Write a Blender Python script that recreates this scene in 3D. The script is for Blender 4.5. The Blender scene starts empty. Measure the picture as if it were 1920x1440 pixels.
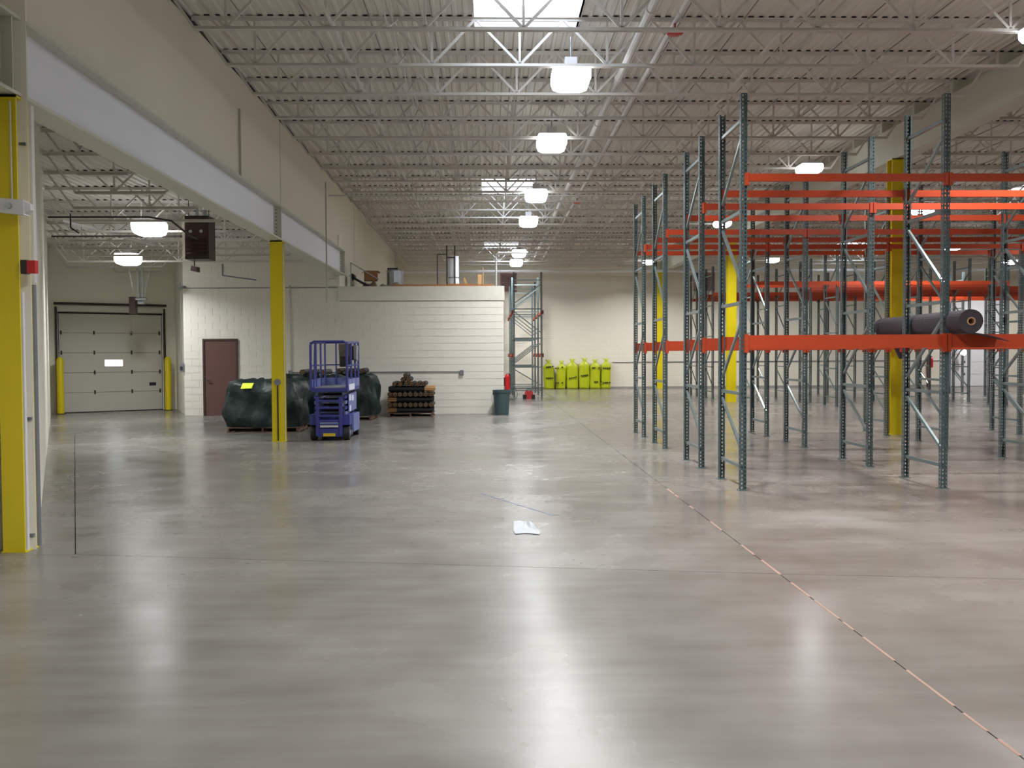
import bpy, math, random
from mathutils import Vector, Matrix
R = random.Random(7)
scene = bpy.context.scene
COL = scene.collection

# ------------------------------------------------------------------ camera
cam_d = bpy.data.cameras.new('camera')
cam_d.sensor_width = 36.0
cam_d.lens = 1765.86 / 1920 * 36.0
cam_d.clip_end = 300
cam = bpy.data.objects.new('camera', cam_d)
COL.objects.link(cam)
rx = (0.99969697, -0.02406165, -0.00519738)
up = (0.00595352, 0.03146102, 0.99948725)
fw = (0.02388579, 0.99921531, -0.03159474)
cam.matrix_world = Matrix(((rx[0], up[0], -fw[0], 0), (rx[1], up[1], -fw[1], 0),
                           (rx[2], up[2], -fw[2], 1.7069), (0, 0, 0, 1)))
scene.camera = cam

# ------------------------------------------------------------------ world, exposure
world = bpy.data.worlds.new('sky'); scene.world = world; world.use_nodes = True
bg = world.node_tree.nodes['Background']
bg.inputs['Color'].default_value = (0.80, 0.88, 1.0, 1)
bg.inputs['Strength'].default_value = 9.0
LAMP = 11.0          # glow of the lamp lenses
LAMP_W = 270.0       # downward light of each hall lamp (W)
scene.view_settings.view_transform = 'Standard'
scene.view_settings.look = 'None'
scene.view_settings.gamma = 1
scene.view_settings.exposure = -0.2
scene.view_settings.use_curve_mapping = False
scene.cycles.use_denoising = True
scene.cycles.max_bounces = 8
scene.cycles.diffuse_bounces = 5
scene.cycles.glossy_bounces = 3
scene.cycles.transparent_max_bounces = 24
scene.cycles.sample_clamp_indirect = 4.0
scene.cycles.blur_glossy = 0.5

# ------------------------------------------------------------------ helpers
def lin(c):
    c /= 255.0
    return c / 12.92 if c <= 0.04045 else ((c + 0.055) / 1.055) ** 2.4
def C(r, g, b): return (lin(r), lin(g), lin(b), 1)

class MB:
    def __init__(s): s.v = []; s.f = []
    def hexa(s, p):                         # 8 points: bottom ring, top ring
        n = len(s.v); s.v += [tuple(q) for q in p]
        for f in ((3, 2, 1, 0), (4, 5, 6, 7), (0, 1, 5, 4), (1, 2, 6, 5), (2, 3, 7, 6), (3, 0, 4, 7)):
            s.f.append(tuple(n + i for i in f))
        return s
    def box(s, x0, y0, z0, x1, y1, z1):
        return s.hexa([(x0, y0, z0), (x1, y0, z0), (x1, y1, z0), (x0, y1, z0),
                       (x0, y0, z1), (x1, y0, z1), (x1, y1, z1), (x0, y1, z1)])
    def cbox(s, x, y, z, dx, dy, dz): return s.box(x-dx/2, y-dy/2, z-dz/2, x+dx/2, y+dy/2, z+dz/2)
    def bar(s, a, b, w, h, upv=(0, 0, 1)):  # rectangular bar from a to b
        a = Vector(a); b = Vector(b); d = (b-a).normalized(); u = Vector(upv)
        if abs(d.dot(u)) > .98: u = Vector((0, 1, 0))
        r = d.cross(u).normalized(); u = r.cross(d)
        P = []
        for q in (a, b):
            P += [q - r*w/2 - u*h/2, q + r*w/2 - u*h/2, q + r*w/2 + u*h/2, q - r*w/2 + u*h/2]
        return s.hexa(P)
    def tube(s, a, b, r, n=8, r2=None, cap=True):
        a = Vector(a); b = Vector(b); d = (b-a).normalized()
        u = Vector((0, 0, 1)) if abs(d.z) < .9 else Vector((0, 1, 0))
        x = d.cross(u).normalized(); y = d.cross(x)
        r2 = r if r2 is None else r2; k = len(s.v)
        for q, rr in ((a, r), (b, r2)):
            for i in range(n):
                t = 2*math.pi*i/n; s.v.append(tuple(q + x*rr*math.cos(t) + y*rr*math.sin(t)))
        for i in range(n):
            j = (i+1) % n; s.f.append((k+i, k+j, k+n+j, k+n+i))
        if cap:
            s.f.append(tuple(k+n-1-i for i in range(n))); s.f.append(tuple(k+n+i for i in range(n)))
        return s
    def path(s, pts, r, n=8):
        for a, b in zip(pts[:-1], pts[1:]): s.tube(a, b, r, n)
        return s
    def lathe(s, prof, c=(0, 0, 0), n=20):  # prof: (r, z)
        k = len(s.v)
        for r, z in prof:
            for i in range(n):
                t = 2*math.pi*i/n; s.v.append((c[0]+r*math.cos(t), c[1]+r*math.sin(t), c[2]+z))
        for m in range(len(prof)-1):
            for i in range(n):
                j = (i+1) % n; s.f.append((k+m*n+i, k+m*n+j, k+(m+1)*n+j, k+(m+1)*n+i))
        return s
    def quad(s, a, b, c, d):
        k = len(s.v); s.v += [tuple(a), tuple(b), tuple(c), tuple(d)]; s.f.append((k, k+1, k+2, k+3)); return s
    def extr(s, poly, z0, z1):              # polygon (ccw) extruded in z
        n = len(poly); k = len(s.v)
        s.v += [(x, y, z0) for x, y in poly] + [(x, y, z1) for x, y in poly]
        s.f.append(tuple(k+n-1-i for i in range(n))); s.f.append(tuple(k+n+i for i in range(n)))
        for i in range(n):
            j = (i+1) % n; s.f.append((k+i, k+j, k+n+j, k+n+i))
        return s
    def mesh(s, name, mat, smooth=False):
        me = bpy.data.meshes.new(name); me.from_pydata(s.v, [], s.f)
        if mat: me.materials.append(mat)
        if smooth: me.polygons.foreach_set('use_smooth', [True]*len(me.polygons))
        me.update(); return me
    def build(s, name, mat, parent=None, smooth=False, **kw):
        o = bpy.data.objects.new(name, s.mesh(name, mat, smooth)); COL.objects.link(o)
        if parent: o.parent = parent
        for k, v in kw.items(): o[k] = v
        if smooth:
            pass
        return o

def thing(name, label, cat, loc=(0, 0, 0), rz=0, group=None):
    o = bpy.data.objects.new(name, None); COL.objects.link(o)
    o.location = loc; o.rotation_euler = (0, 0, rz); o.empty_display_size = .2
    o['label'] = label; o['category'] = cat
    if group: o['group'] = group
    return o
def tag(o, label, cat, group=None):
    o['label'] = label; o['category'] = cat
    if group: o['group'] = group
    return o
def struct(o): o['kind'] = 'structure'; return o
def inst(name, me, parent, loc=(0, 0, 0), rot=(0, 0, 0), **kw):
    o = bpy.data.objects.new(name, me); COL.objects.link(o)
    o.parent = parent; o.location = loc; o.rotation_euler = rot
    for k, v in kw.items(): o[k] = v
    return o
def copy_tree(o, parent=None):
    c = o.copy(); COL.objects.link(c)
    if parent: c.parent = parent
    for ch in list(o.children): copy_tree(ch, c)
    return c
ORD = ['first', 'second', 'third', 'fourth', 'fifth', 'sixth', 'seventh', 'eighth', 'ninth', 'tenth', 'eleventh', 'twelfth',
       'thirteenth', 'fourteenth', 'fifteenth', 'sixteenth', 'seventeenth', 'eighteenth', 'nineteenth', 'twentieth',
       'twenty-first', 'twenty-second', 'twenty-third', 'twenty-fourth', 'twenty-fifth', 'twenty-sixth', 'twenty-seventh']

# ------------------------------------------------------------------ materials
def mat(name, col, rough=.5, metal=0, var=.08, scale=6.0, bump=0, bscale=40, spec=.5, coat=0):
    m = bpy.data.materials.new(name); m.use_nodes = True
    N = m.node_tree.nodes; L = m.node_tree.links; b = N['Principled BSDF']
    b.inputs['Roughness'].default_value = rough; b.inputs['Metallic'].default_value = metal
    b.inputs['Specular IOR Level'].default_value = spec
    b.inputs['Coat Weight'].default_value = coat
    tc = N.new('ShaderNodeTexCoord'); no = N.new('ShaderNodeTexNoise')
    no.inputs['Scale'].default_value = scale; no.inputs['Detail'].default_value = 4
    L.new(tc.outputs['Object'], no.inputs['Vector'])
    mx = N.new('ShaderNodeMix'); mx.data_type = 'RGBA'
    mx.inputs[6].default_value = tuple(c*(1-var) for c in col[:3]) + (1,)
    mx.inputs[7].default_value = tuple(min(1, c*(1+var)) for c in col[:3]) + (1,)
    L.new(no.outputs['Fac'], mx.inputs[0]); L.new(mx.outputs[2], b.inputs['Base Color'])
    if bump:
        n2 = N.new('ShaderNodeTexNoise'); n2.inputs['Scale'].default_value = bscale
        L.new(tc.outputs['Object'], n2.inputs['Vector'])
        bp = N.new('ShaderNodeBump'); bp.inputs['Strength'].default_value = bump; bp.inputs['Distance'].default_value = .02
        L.new(n2.outputs['Fac'], bp.inputs['Height']); L.new(bp.outputs['Normal'], b.inputs['Normal'])
    return m
def emit(name, col, s):
    m = bpy.data.materials.new(name); m.use_nodes = True
    N = m.node_tree.nodes; L = m.node_tree.links; N.clear()
    e = N.new('ShaderNodeEmission'); e.inputs[0].default_value = col; e.inputs[1].default_value = s
    o = N.new('ShaderNodeOutputMaterial'); L.new(e.outputs[0], o.inputs[0]); return m

def floor_mat():
    m = bpy.data.materials.new('polished_concrete'); m.use_nodes = True
    N = m.node_tree.nodes; L = m.node_tree.links; b = N['Principled BSDF']
    geo = N.new('ShaderNodeNewGeometry')
    def noise(sc, det=4, rough=.5, vec=None, dist=0):
        n = N.new('ShaderNodeTexNoise'); n.inputs['Scale'].default_value = sc
        n.inputs['Detail'].default_value = det; n.inputs['Roughness'].default_value = rough
        n.inputs['Distortion'].default_value = dist
        L.new(vec or geo.outputs['Position'], n.inputs['Vector']); return n.outputs['Fac']
    def ramp(f, stops):
        r = N.new('ShaderNodeValToRGB'); L.new(f, r.inputs[0])
        e = r.color_ramp.elements
        e[0].position, e[0].color = stops[0]; e[1].position, e[1].color = stops[-1]
        for p_, c_ in stops[1:-1]:
            q = e.new(p_); q.color = c_
        return r.outputs[0]
    def mix(f, a, c_, mode='MIX'):
        x = N.new('ShaderNodeMix'); x.data_type = 'RGBA'; x.blend_type = mode
        if isinstance(f, float): x.inputs[0].default_value = f
        else: L.new(f, x.inputs[0])
        for i, q in ((6, a), (7, c_)):
            if isinstance(q, tuple): x.inputs[i].default_value = q
            else: L.new(q, x.inputs[i])
        return x.outputs[2]
    def maprange(f, a, b_, c_, d):
        x = N.new('ShaderNodeMapRange'); L.new(f, x.inputs[0])
        for i, q in enumerate((a, b_, c_, d)): x.inputs[i+1].default_value = q
        return x.outputs[0]
    big = noise(.35, 4, .5, dist=.2); mid = noise(1.5, 3, .5); fine = noise(22, 3, .7)
    base = ramp(big, [(.3, (.178, .170, .152, 1)), (.5, (.214, .205, .186, 1)), (.72, (.246, .237, .217, 1))])
    base = mix(.55, base, ramp(mid, [(.3, (.62, .61, .59, 1)), (.7, (1, 1, 1, 1))]), 'MULTIPLY')
        # directional trowel streaks
    mp = N.new('ShaderNodeMapping'); mp.inputs['Scale'].default_value = (.7, 5.0, 1); mp.inputs['Rotation'].default_value = (0, 0, .35)
    L.new(geo.outputs['Position'], mp.inputs['Vector'])
    st = noise(1.3, 3, .5, mp.outputs[0])
    base = mix(.42, base, ramp(st, [(.3, (.66, .64, .60, 1)), (.7, (1.0, 1.0, 1.0, 1))]), 'MULTIPLY')
    # pinkish cast of the slab on the rack side, greenish scuffed patch by the bales
    sx = N.new('ShaderNodeSeparateXYZ'); L.new(geo.outputs['Position'], sx.inputs[0])
    pk = maprange(sx.outputs[0], 1.0, 6.0, 0.0, 1.0)
    base = mix(pk, base, mix(1.0, base, (1.03, .945, .92, 1), 'MULTIPLY'))
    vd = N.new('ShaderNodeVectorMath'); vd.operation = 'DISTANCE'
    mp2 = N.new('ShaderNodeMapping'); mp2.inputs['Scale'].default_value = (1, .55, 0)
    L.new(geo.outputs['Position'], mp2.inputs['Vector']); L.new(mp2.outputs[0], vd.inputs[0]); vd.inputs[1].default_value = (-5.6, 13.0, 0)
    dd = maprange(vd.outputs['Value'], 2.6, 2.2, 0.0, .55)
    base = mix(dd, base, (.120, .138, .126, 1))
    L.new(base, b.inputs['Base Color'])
    r1 = maprange(big, .35, .65, .19, .30); r2 = maprange(mid, .3, .7, -.04, .04)
    ad = N.new('ShaderNodeMath'); ad.operation = 'ADD'; L.new(r1, ad.inputs[0]); L.new(r2, ad.inputs[1])
    # small smooth sealed puddle spot
    pd = N.new('ShaderNodeVectorMath'); pd.operation = 'DISTANCE'
    mp3 = N.new('ShaderNodeMapping'); mp3.inputs['Scale'].default_value = (1, 1, 0)
    L.new(geo.outputs['Position'], mp3.inputs['Vector']); L.new(mp3.outputs[0], pd.inputs[0]); pd.inputs[1].default_value = (.36, 8.98, 0)
    pw = N.new('ShaderNodeMath'); pw.operation = 'MULTIPLY_ADD'; L.new(noise(4, 3), pw.inputs[0]); pw.inputs[1].default_value = .5; L.new(pd.outputs['Value'], pw.inputs[2])
    pm = maprange(pw.outputs[0], .48, .44, 0.0, .0)
    mr = N.new('ShaderNodeMix'); L.new(pm, mr.inputs[0]); L.new(ad.outputs[0], mr.inputs[2]); mr.inputs[3].default_value = .06
    L.new(mr.outputs[0], b.inputs['Roughness'])
    b.inputs['Specular IOR Level'].default_value = .38
    bp = N.new('ShaderNodeBump'); bp.inputs['Strength'].default_value = .04; bp.inputs['Distance'].default_value = .02
    L.new(noise(2.4, 2, .5), bp.inputs['Height'])
    L.new(bp.outputs[0], b.inputs['Normal'])
    return m

def upright_mat():
    """roll-formed post: two columns of punched slots cut clean through the face"""
    m = mat('rack_post_steel', C(80, 96, 98), .35, .25, .12, 3, spec=.5)
    N = m.node_tree.nodes; L = m.node_tree.links; b = N['Principled BSDF']
    tc = N.new('ShaderNodeTexCoord'); s = N.new('ShaderNodeSeparateXYZ'); L.new(tc.outputs['Object'], s.inputs[0])
    def M(op, a, b_=None, c_=None):
        x = N.new('ShaderNodeMath'); x.operation = op
        for i, q in enumerate((a, b_, c_)):
            if q is None: continue
            if isinstance(q, (int, float)): x.inputs[i].default_value = q
            else: L.new(q, x.inputs[i])
        return x.outputs[0]
    z = M('FRACT', M('MULTIPLY', s.outputs[2], 1/.0508))
    zz = M('ABSOLUTE', M('SUBTRACT', z, .5))
    xx = M('ABSOLUTE', M('SUBTRACT', M('ABSOLUTE', s.outputs[0]), .018))
    yy = M('ABSOLUTE', M('SUBTRACT', M('ABSOLUTE', s.outputs[1]), .0))
    # elliptical slot on the front face (object -Y) and on the side faces
    e1 = M('ADD', M('POWER', M('MULTIPLY', zz, 1/.30), 2), M('POWER', M('MULTIPLY', xx, 1/.0085), 2))
    front = M('MULTIPLY', M('LESS_THAN', e1, 1.0), M('GREATER_THAN', M('ABSOLUTE', s.outputs[1]), .0345))
    e2 = M('ADD', M('POWER', M('MULTIPLY', zz, 1/.28), 2), M('POWER', M('MULTIPLY', yy, 1/.010), 2))
    side = M('MULTIPLY', M('LESS_THAN', e2, 1.0), M('GREATER_THAN', M('ABSOLUTE', s.outputs[0]), .0375))
    hole = M('MAXIMUM', front, side)
    L.new(M('SUBTRACT', 1.0, hole), b.inputs['Alpha'])
    return m

def brick_wall_mat(name, col, axis_z=True):
    m = mat(name, col, .55, 0, .05, .8)
    N = m.node_tree.nodes; L = m.node_tree.links; b = N['Principled BSDF']
    geo = N.new('ShaderNodeNewGeometry'); mp = N.new('ShaderNodeMapping')
    mp.inputs['Rotation'].default_value = (math.pi/2, 0, 0)
    L.new(geo.outputs['Position'], mp.inputs['Vector'])
    br = N.new('ShaderNodeTexBrick'); L.new(mp.outputs[0], br.inputs['Vector'])
    br.inputs['Scale'].default_value = 1; br.inputs['Brick Width'].default_value = .406; br.inputs['Row Height'].default_value = .203
    br.inputs['Mortar Size'].default_value = .012; br.inputs['Mortar Smooth'].default_value = .5
    bp = N.new('ShaderNodeBump'); bp.inputs['Strength'].default_value = .5; bp.inputs['Distance'].default_value = .01; bp.invert = True
    L.new(br.outputs['Fac'], bp.inputs['Height']); L.new(bp.outputs[0], b.inputs['Normal'])
    return m

M_floor = floor_mat()
M_sub = mat('joint_dark', C(78, 75, 72), .8)
M_filler = mat('joint_filler', C(150, 118, 106), .7, var=.2)
M_wall = mat('painted_wall', C(226, 222, 206), .6, 0, .04, .5, bump=.05, bscale=8)
M_block = mat('painted_block', C(226, 223, 213), .55, 0, .05, .8, bump=.1, bscale=30)
M_farwall = brick_wall_mat('painted_block_far', C(224, 218, 202))
M_beamweb = mat('white_gloss_paint', C(236, 239, 248), .35, 0, .03, 1)
M_flange = mat('flange_paint', C(196, 196, 182), .45, 0, .04, 1)
M_deck = mat('white_deck_paint', C(210, 206, 198), .6, 0, .05, 1.2)
M_joist = mat('white_joist_paint', C(206, 202, 196), .45, 0, .05, 2)
M_dark = mat('matte_dark', C(46, 42, 44), .8, 0, .3, 4)
M_pipe = mat('white_pipe_paint', C(206, 204, 202), .4, 0, .04, 3)
M_yellow = mat('yellow_column_paint', C(214, 194, 4), .42, 0, .06, 3)
M_post = upright_mat()
M_brace = mat('brace_galvanised', C(128, 142, 142), .3, .6, .1, 3)
M_orange = mat('orange_beam_paint', C(186, 66, 30), .45, 0, .08, 2, spec=.5)
M_blue = mat('lift_blue', C(50, 56, 128), .45, 0, .12, 6)
M_blue2 = mat('lift_pale_blue', C(102, 112, 162), .45, 0, .12, 6)
M_decal = mat('decal_white', C(205, 208, 222), .5)
M_rub = mat('rubber', C(38, 36, 38), .8, 0, .2, 10)
M_black = mat('black_fabric', C(24, 24, 28), .6, 0, .3, 12, bump=.4, bscale=30)
M_wood = mat('stake_wood', C(176, 136, 86), .7, 0, .25, 20)
M_wood2 = mat('deck_wood', C(170, 110, 62), .7, 0, .2, 6)
M_green = mat('green_wrap', C(15, 34, 33), .5, 0, .5, 6, bump=1.0, bscale=9)
M_brown = mat('brown_door_paint', C(96, 66, 62), .5, 0, .05, 3)
M_dock = mat('dock_door_paint', C(190, 188, 178), .5, 0, .03, 2)
M_steel = mat('galvanised', C(176, 182, 190), .25, .8, .1, 5)
M_dsteel = mat('dark_steel', C(52, 46, 44), .5, .3, .2, 6)
M_heater = mat('heater_brown', C(58, 40, 38), .45, .2, .2, 5)
M_lamp = emit('lamp_lens', (.97, .985, 1, 1), LAMP)
M_docklens = emit('dock_light_lens', (1, .97, .92, 1), 14)
M_daypane = emit('daylit_pane', (.92, .97, 1, 1), 4)
M_red = mat('red_paint', C(186, 24, 30), .4)
M_can = mat('grey_green_plastic', C(62, 82, 86), .5, 0, .1, 4)
M_bag = mat('yellow_bag', C(176, 186, 22), .35, 0, .12, 8, bump=.6, bscale=12)
M_ink = mat('black_ink', C(40, 42, 24), .6)
M_card = mat('neon_card', C(214, 245, 20), .5)
M_pal = mat('old_pallet_wood', C(96, 72, 56), .8, 0, .25, 8)
M_carton = mat('cardboard', C(142, 92, 56), .7)
M_grey = mat('grey_conduit', C(126, 128, 136), .4, .3)
M_white = mat('white_plastic', C(214, 212, 216), .4)
M_roll = mat('dark_felt', C(58, 50, 56), .85, 0, .25, 10, bump=.5, bscale=60)
M_core = mat('cardboard_core', C(168, 128, 92), .7)
M_louver = mat('brown_louver', C(168, 134, 134), .6)
M_glass = bpy.data.materials.new('skylight_dome'); M_glass.use_nodes = True
def _g():
    N = M_glass.node_tree.nodes; L = M_glass.node_tree.links; N.clear()
    t = N.new('ShaderNodeBsdfTransparent'); t.inputs[0].default_value = (.93, .95, .97, 1)
    g = N.new('ShaderNodeBsdfGlossy'); g.inputs['Roughness'].default_value = .15
    mx = N.new('ShaderNodeMixShader'); o = N.new('ShaderNodeOutputMaterial')
    mx.inputs[0].default_value = .05; L.new(t.outputs[0], mx.inputs[1]); L.new(g.outputs[0], mx.inputs[2]); L.new(mx.outputs[0], o.inputs[0])
_g()

# ================================================================== SETTING
DECK = 6.61           # underside of the hall deck
DECK2 = 4.93          # underside of the lower dock bay deck
XL = -4.30            # inner face of the left wall
YW = 46.0             # back wall
YO = 27.0; XO = .41   # office front plane and right corner
XR = 31.0
YF = -5.0
def xdock(y): return -4.25 - .4543*(y-8.9)      # slanting dock wall

# floor: sub-base, slabs as parts, joints sunk between them
fl = struct(MB().box(-18, YF-.3, -.35, XR+.3, YW+.5, -.03).build('floor', M_sub))
G = .004
def yj(x): return 7.86 - .17*(x+1.8)            # skewed cross joint
ys = [YF-.2, None, 19.4, 33.0, YW+.3]
def slab(poly):
    cx = sum(p[0] for p in poly)/len(poly); cy = sum(p[1] for p in poly)/len(poly)
    q = []
    n = len(poly)
    for i in range(n):                          # inset every edge by G
        a, b, c = Vector(poly[i-1]), Vector(poly[i]), Vector(poly[(i+1) % n])
        e1 = (b-a).normalized(); e2 = (c-b).normalized()
        n1 = Vector((-e1.y, e1.x)); n2 = Vector((-e2.y, e2.x))
        q.append(tuple(b + (n1+n2)*(G/(1+n1.dot(n2)))))
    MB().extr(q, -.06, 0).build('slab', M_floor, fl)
slab([(-5.2, YF-.2), (2.23, YF-.2), (2.23, yj(2.23)), (-3.58, yj(-3.58)), (-5.2, yj(-3.58))])
slab([(2.23, YF-.2), (8.4, YF-.2), (8.4, 6.3), (2.23, yj(2.23))])
slab([(8.4, YF-.2), (XR+.2, YF-.2), (XR+.2, 6.3), (8.4, 6.3)])
slab([(-3.58, yj(-3.58)), (2.23, yj(2.23)), (2.23, 20.6), (-9.0, 20.6)])
slab([(-17.8, yj(-3.58)), (-3.58, yj(-3.58)), (-9.0, 20.6), (-17.8, 20.6)])
slab([(-17.8, 20.6), (2.23, 20.6), (2.23, 33.5), (-17.8, 33.5)])
slab([(-17.8, 33.5), (2.23, 33.5), (2.23, YW+.3), (-17.8, YW+.3)])
for x0, x1 in ((2.23, 8.4), (8.4, 17.0), (17.0, XR+.2)):
    yy0 = [yj(2.23) if x0 < 3 else 6.3, 20.6, 33.5, YW+.3]
    for a, b in zip(yy0[:-1], yy0[1:]):
        if a < 10 and x0 < 3: slab([(x0, a), (x1, 6.3), (x1, b), (x0, b)])
        else: slab([(x0, a), (x1, a), (x1, b), (x0, b)])
jf = MB()
y = 1.0
while y < 11.5:                                  # broken filler left in the long joint
    l = R.uniform(.15, .6)
    jf.box(2.222, y, -.02, 2.238 + R.uniform(0, .006), y+l, .0015); y += l + R.uniform(.02, .25 if y < 6 else .8)
jf.build('joint_filler', M_filler, fl, kind='stuff')
tag(MB().bar((-.12, 11.53, .001), (.66, 9.9, .001), .012, .002).build('chalk_line', mat('chalk_blue', C(96, 106, 140), .8)),
    'thin blue chalk line snapped slantwise on the open floor', 'line')

fs_ = MB(); nn_ = 6
for th in (0, .003):
    for i in range(nn_+1):
        for j in range(nn_+1):
            u = i/nn_; v = j/nn_
            fs_.v.append((.22+.22*u+.03*math.sin(5*v)*(u-.3)+.02*(1-v), 8.86+.40*v+.04*math.sin(4*u), .004+th+.05*(v**4)*(1-.4*u)+.02*abs(math.sin(6*u+3*v))*(u*v)))
K_ = (nn_+1)**2
for i in range(nn_):
    for j in range(nn_):
        a = i*(nn_+1)+j; fs_.f.append((a, a+1, a+nn_+2, a+nn_+1)); fs_.f.append((K_+a, K_+a+nn_+1, K_+a+nn_+2, K_+a+1))
tag(fs_.build('film_scrap', mat('white_film', C(160, 164, 170), .6)), 'small curled scrap of white plastic film on the open floor', 'scrap')

# walls -------------------------------------------------------------
def block_face(name, parent, o, d, L_, z0, z1, nrm, material, cut=()):
    """concrete blocks 0.40 x 0.20 m standing 7 mm proud of the wall, joints recessed"""
    m = MB(); d = Vector(d).normalized(); nn = Vector(nrm); o = Vector(o); h = .203; w = .406; g = .005
    k = 0; z = z0
    while z < z1 - .02:
        zt = min(z+h, z1); s = -(w/2 if k % 2 else 0)
        while s < L_:
            a = max(s, 0) + g; b = min(s+w, L_) - g
            if b - a > .03 and not any(c[0] < (a+b)/2 < c[1] and c[2] < (z+zt)/2 < c[3] for c in cut):
                p0 = o + d*a; p1 = o + d*b; q = nn*.007
                P = [p0 + Vector((0, 0, z+g)), p1 + Vector((0, 0, z+g)), p1 + Vector((0, 0, zt-g)), p0 + Vector((0, 0, zt-g))]
                n = len(m.v); m.v += [tuple(t) for t in P] + [tuple(t+q) for t in P]
                m.f += [(n+4, n+5, n+6, n+7), (n, n+1, n+5, n+4), (n+1, n+2, n+6, n+5), (n+2, n+3, n+7, n+6), (n+3, n, n+4, n+7)]
            s += w
        z += h; k += 1
    return m.build(name, material, parent, kind='stuff')

struct(MB().box(XL-.3, YF, 0, XL, 8.42, DECK+.1).build('wall_left', M_wall))
struct(MB().box(XL-.3, 8.42, 4.66, XL, 27.0, DECK+.1).box(XL-.3, 27.0, 3.55, XL, 33.3, DECK+.1).build('wall_left_upper', M_wall))
struct(MB().box(XL-.55, 33.3, 0, XL-.27, YW, DECK+.1).build('wall_left_far', M_wall))
# vertical panel joints of the upper wall
w = MB()
for yy in (19.7, 30.4): w.box(XL, yy-.012, 4.7, XL+.004, yy+.012, DECK)
struct(w.build('trim_1', mat('sealant', C(160, 156, 144), .7)))
struct(MB().box(XL-.02, YF, DECK-.07, XL+.02, 33.3, DECK-.02).build('trim_2', M_dark))
# back wall with conduit strip and base
wb = struct(MB().box(-14, YW, 0, XR, YW+.3, DECK+.1).build('wall_back', M_farwall))
MB().box(-4.4, YW-.02, 0, XR, YW+.01, .1).build('base_strip', mat('base_grey', C(150, 148, 142), .6), wb)
struct(MB().box(XR, YF, 0, XR+.3, YW, DECK+.1).build('wall_right', M_farwall))
struct(MB().box(XL-.3, YF-.3, 0, XR, YF, DECK+.1).build('wall_front', M_wall))
# dock bay: slanting left wall, door wall, short right wall
def slantwall(name, a, b, z1, th, material):
    a = Vector(a); b = Vector(b); d = (b-a).normalized(); n = Vector((-d.y, d.x))*th
    p = [a, b, b+n, a+n]
    return struct(MB().hexa([(q.x, q.y, 0) for q in p] + [(q.x, q.y, z1) for q in p]).build(name, material))
P0 = (xdock(8.4), 8.4); P1 = (-13.30, 28.85); P2 = (-10.02, 30.42); P3 = (-8.66, 27.0)
wdl = slantwall('wall_dock_left', P0, P1, DECK2+.2, .25, M_wall)
# door wall in three pieces round the dock door opening
D0 = Vector((-12.93, 28.60)); D1 = Vector((-10.39, 30.22)); DD = (D1-D0).normalized(); DN = Vector((DD.y, -DD.x))  # towards the hall
A0 = D0 - DD*.52; A1 = D1 + DD*.40
wdb = MB()
def slab_v(m, a, b, z0, z1, th, n):
    p = [a, b, b+n*th, a+n*th]
    m.hexa([(q.x, q.y, z0) for q in p] + [(q.x, q.y, z1) for q in p])
slab_v(wdb, A0, D0, 0, DECK2+.2, .25, -DN); slab_v(wdb, D1, A1+DD*.8, 0, DECK2+.2, .25, -DN); slab_v(wdb, D0, D1, 3.05, DECK2+.2, .25, -DN)
struct(wdb.build('wall_dock_back', M_wall))
struct(MB().hexa([(P3[0]-.02, YO+.01, 0), (P3[0]+.5, YO+.01, 0), (P3[0]+.5, YO+.5, 0), (P3[0]-.12, YO+.5, 0), (P3[0]-.02, YO+.01, DECK2+.2), (P3[0]+.5, YO+.01, DECK2+.2), (P3[0]+.5, YO+.5, DECK2+.2), (P3[0]-.12, YO+.5, DECK2+.2)]).build('trim_6', M_block))
wdr = slantwall('wall_dock_right', (P3[0]+.02, P3[1]+.05), (A1.x+.02-.06, A1.y+.15), DECK2+.2, -.25, M_block)
dv = Vector((A1.x-P3[0], A1.y-P3[1], 0)); dl = dv.length; dn = Vector((dv.y, -dv.x, 0)).normalized()
block_face('blocks', wdr, (P3[0]+.02, P3[1]+.05, 0), dv, dl, 0, DECK2, -dn, M_block)

# office: front wall, side wall, parapet, roof

wo = struct(MB().box(P3[0], YO, 0, XO, YO+.2, 3.24).box(P3[0], YO, 3.24, XL+.05, YO+.2, DECK2+.2).build('wall_office_front', M_block))
block_face('blocks', wo, (P3[0], YO, 0), (1, 0, 0), XO-P3[0], 0, 3.24, (0, -1, 0), M_block, cut=((.42, 1.58, 0, 2.2),))
block_face('blocks', wo, (P3[0], YO, 0), (1, 0, 0), XL-P3[0], 3.26, DECK2, (0, -1, 0), M_block)
struct(MB().box(XO-.2, YO+.2, 0, XO, 36, 3.24).build('wall_office_side', M_block))
struct(MB().box(XL, YO-.035, 3.25, XO+.03, YO+.2, 3.66).box(XO-.15, YO+.2, 3.25, XO+.03, 36, 3.66).build('trim_3', mat('parapet_paint', C(212, 210, 200), .5)))
struct(MB().box(XL, YO+.2, 3.3, XO-.15, 36, 3.52).build('office_roof', M_wall))  # flat roof slab of the office
struct(MB().box(P3[0], YO-.02, 3.615, XL, YO, 3.64).build('trim_4', M_grey))

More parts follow.
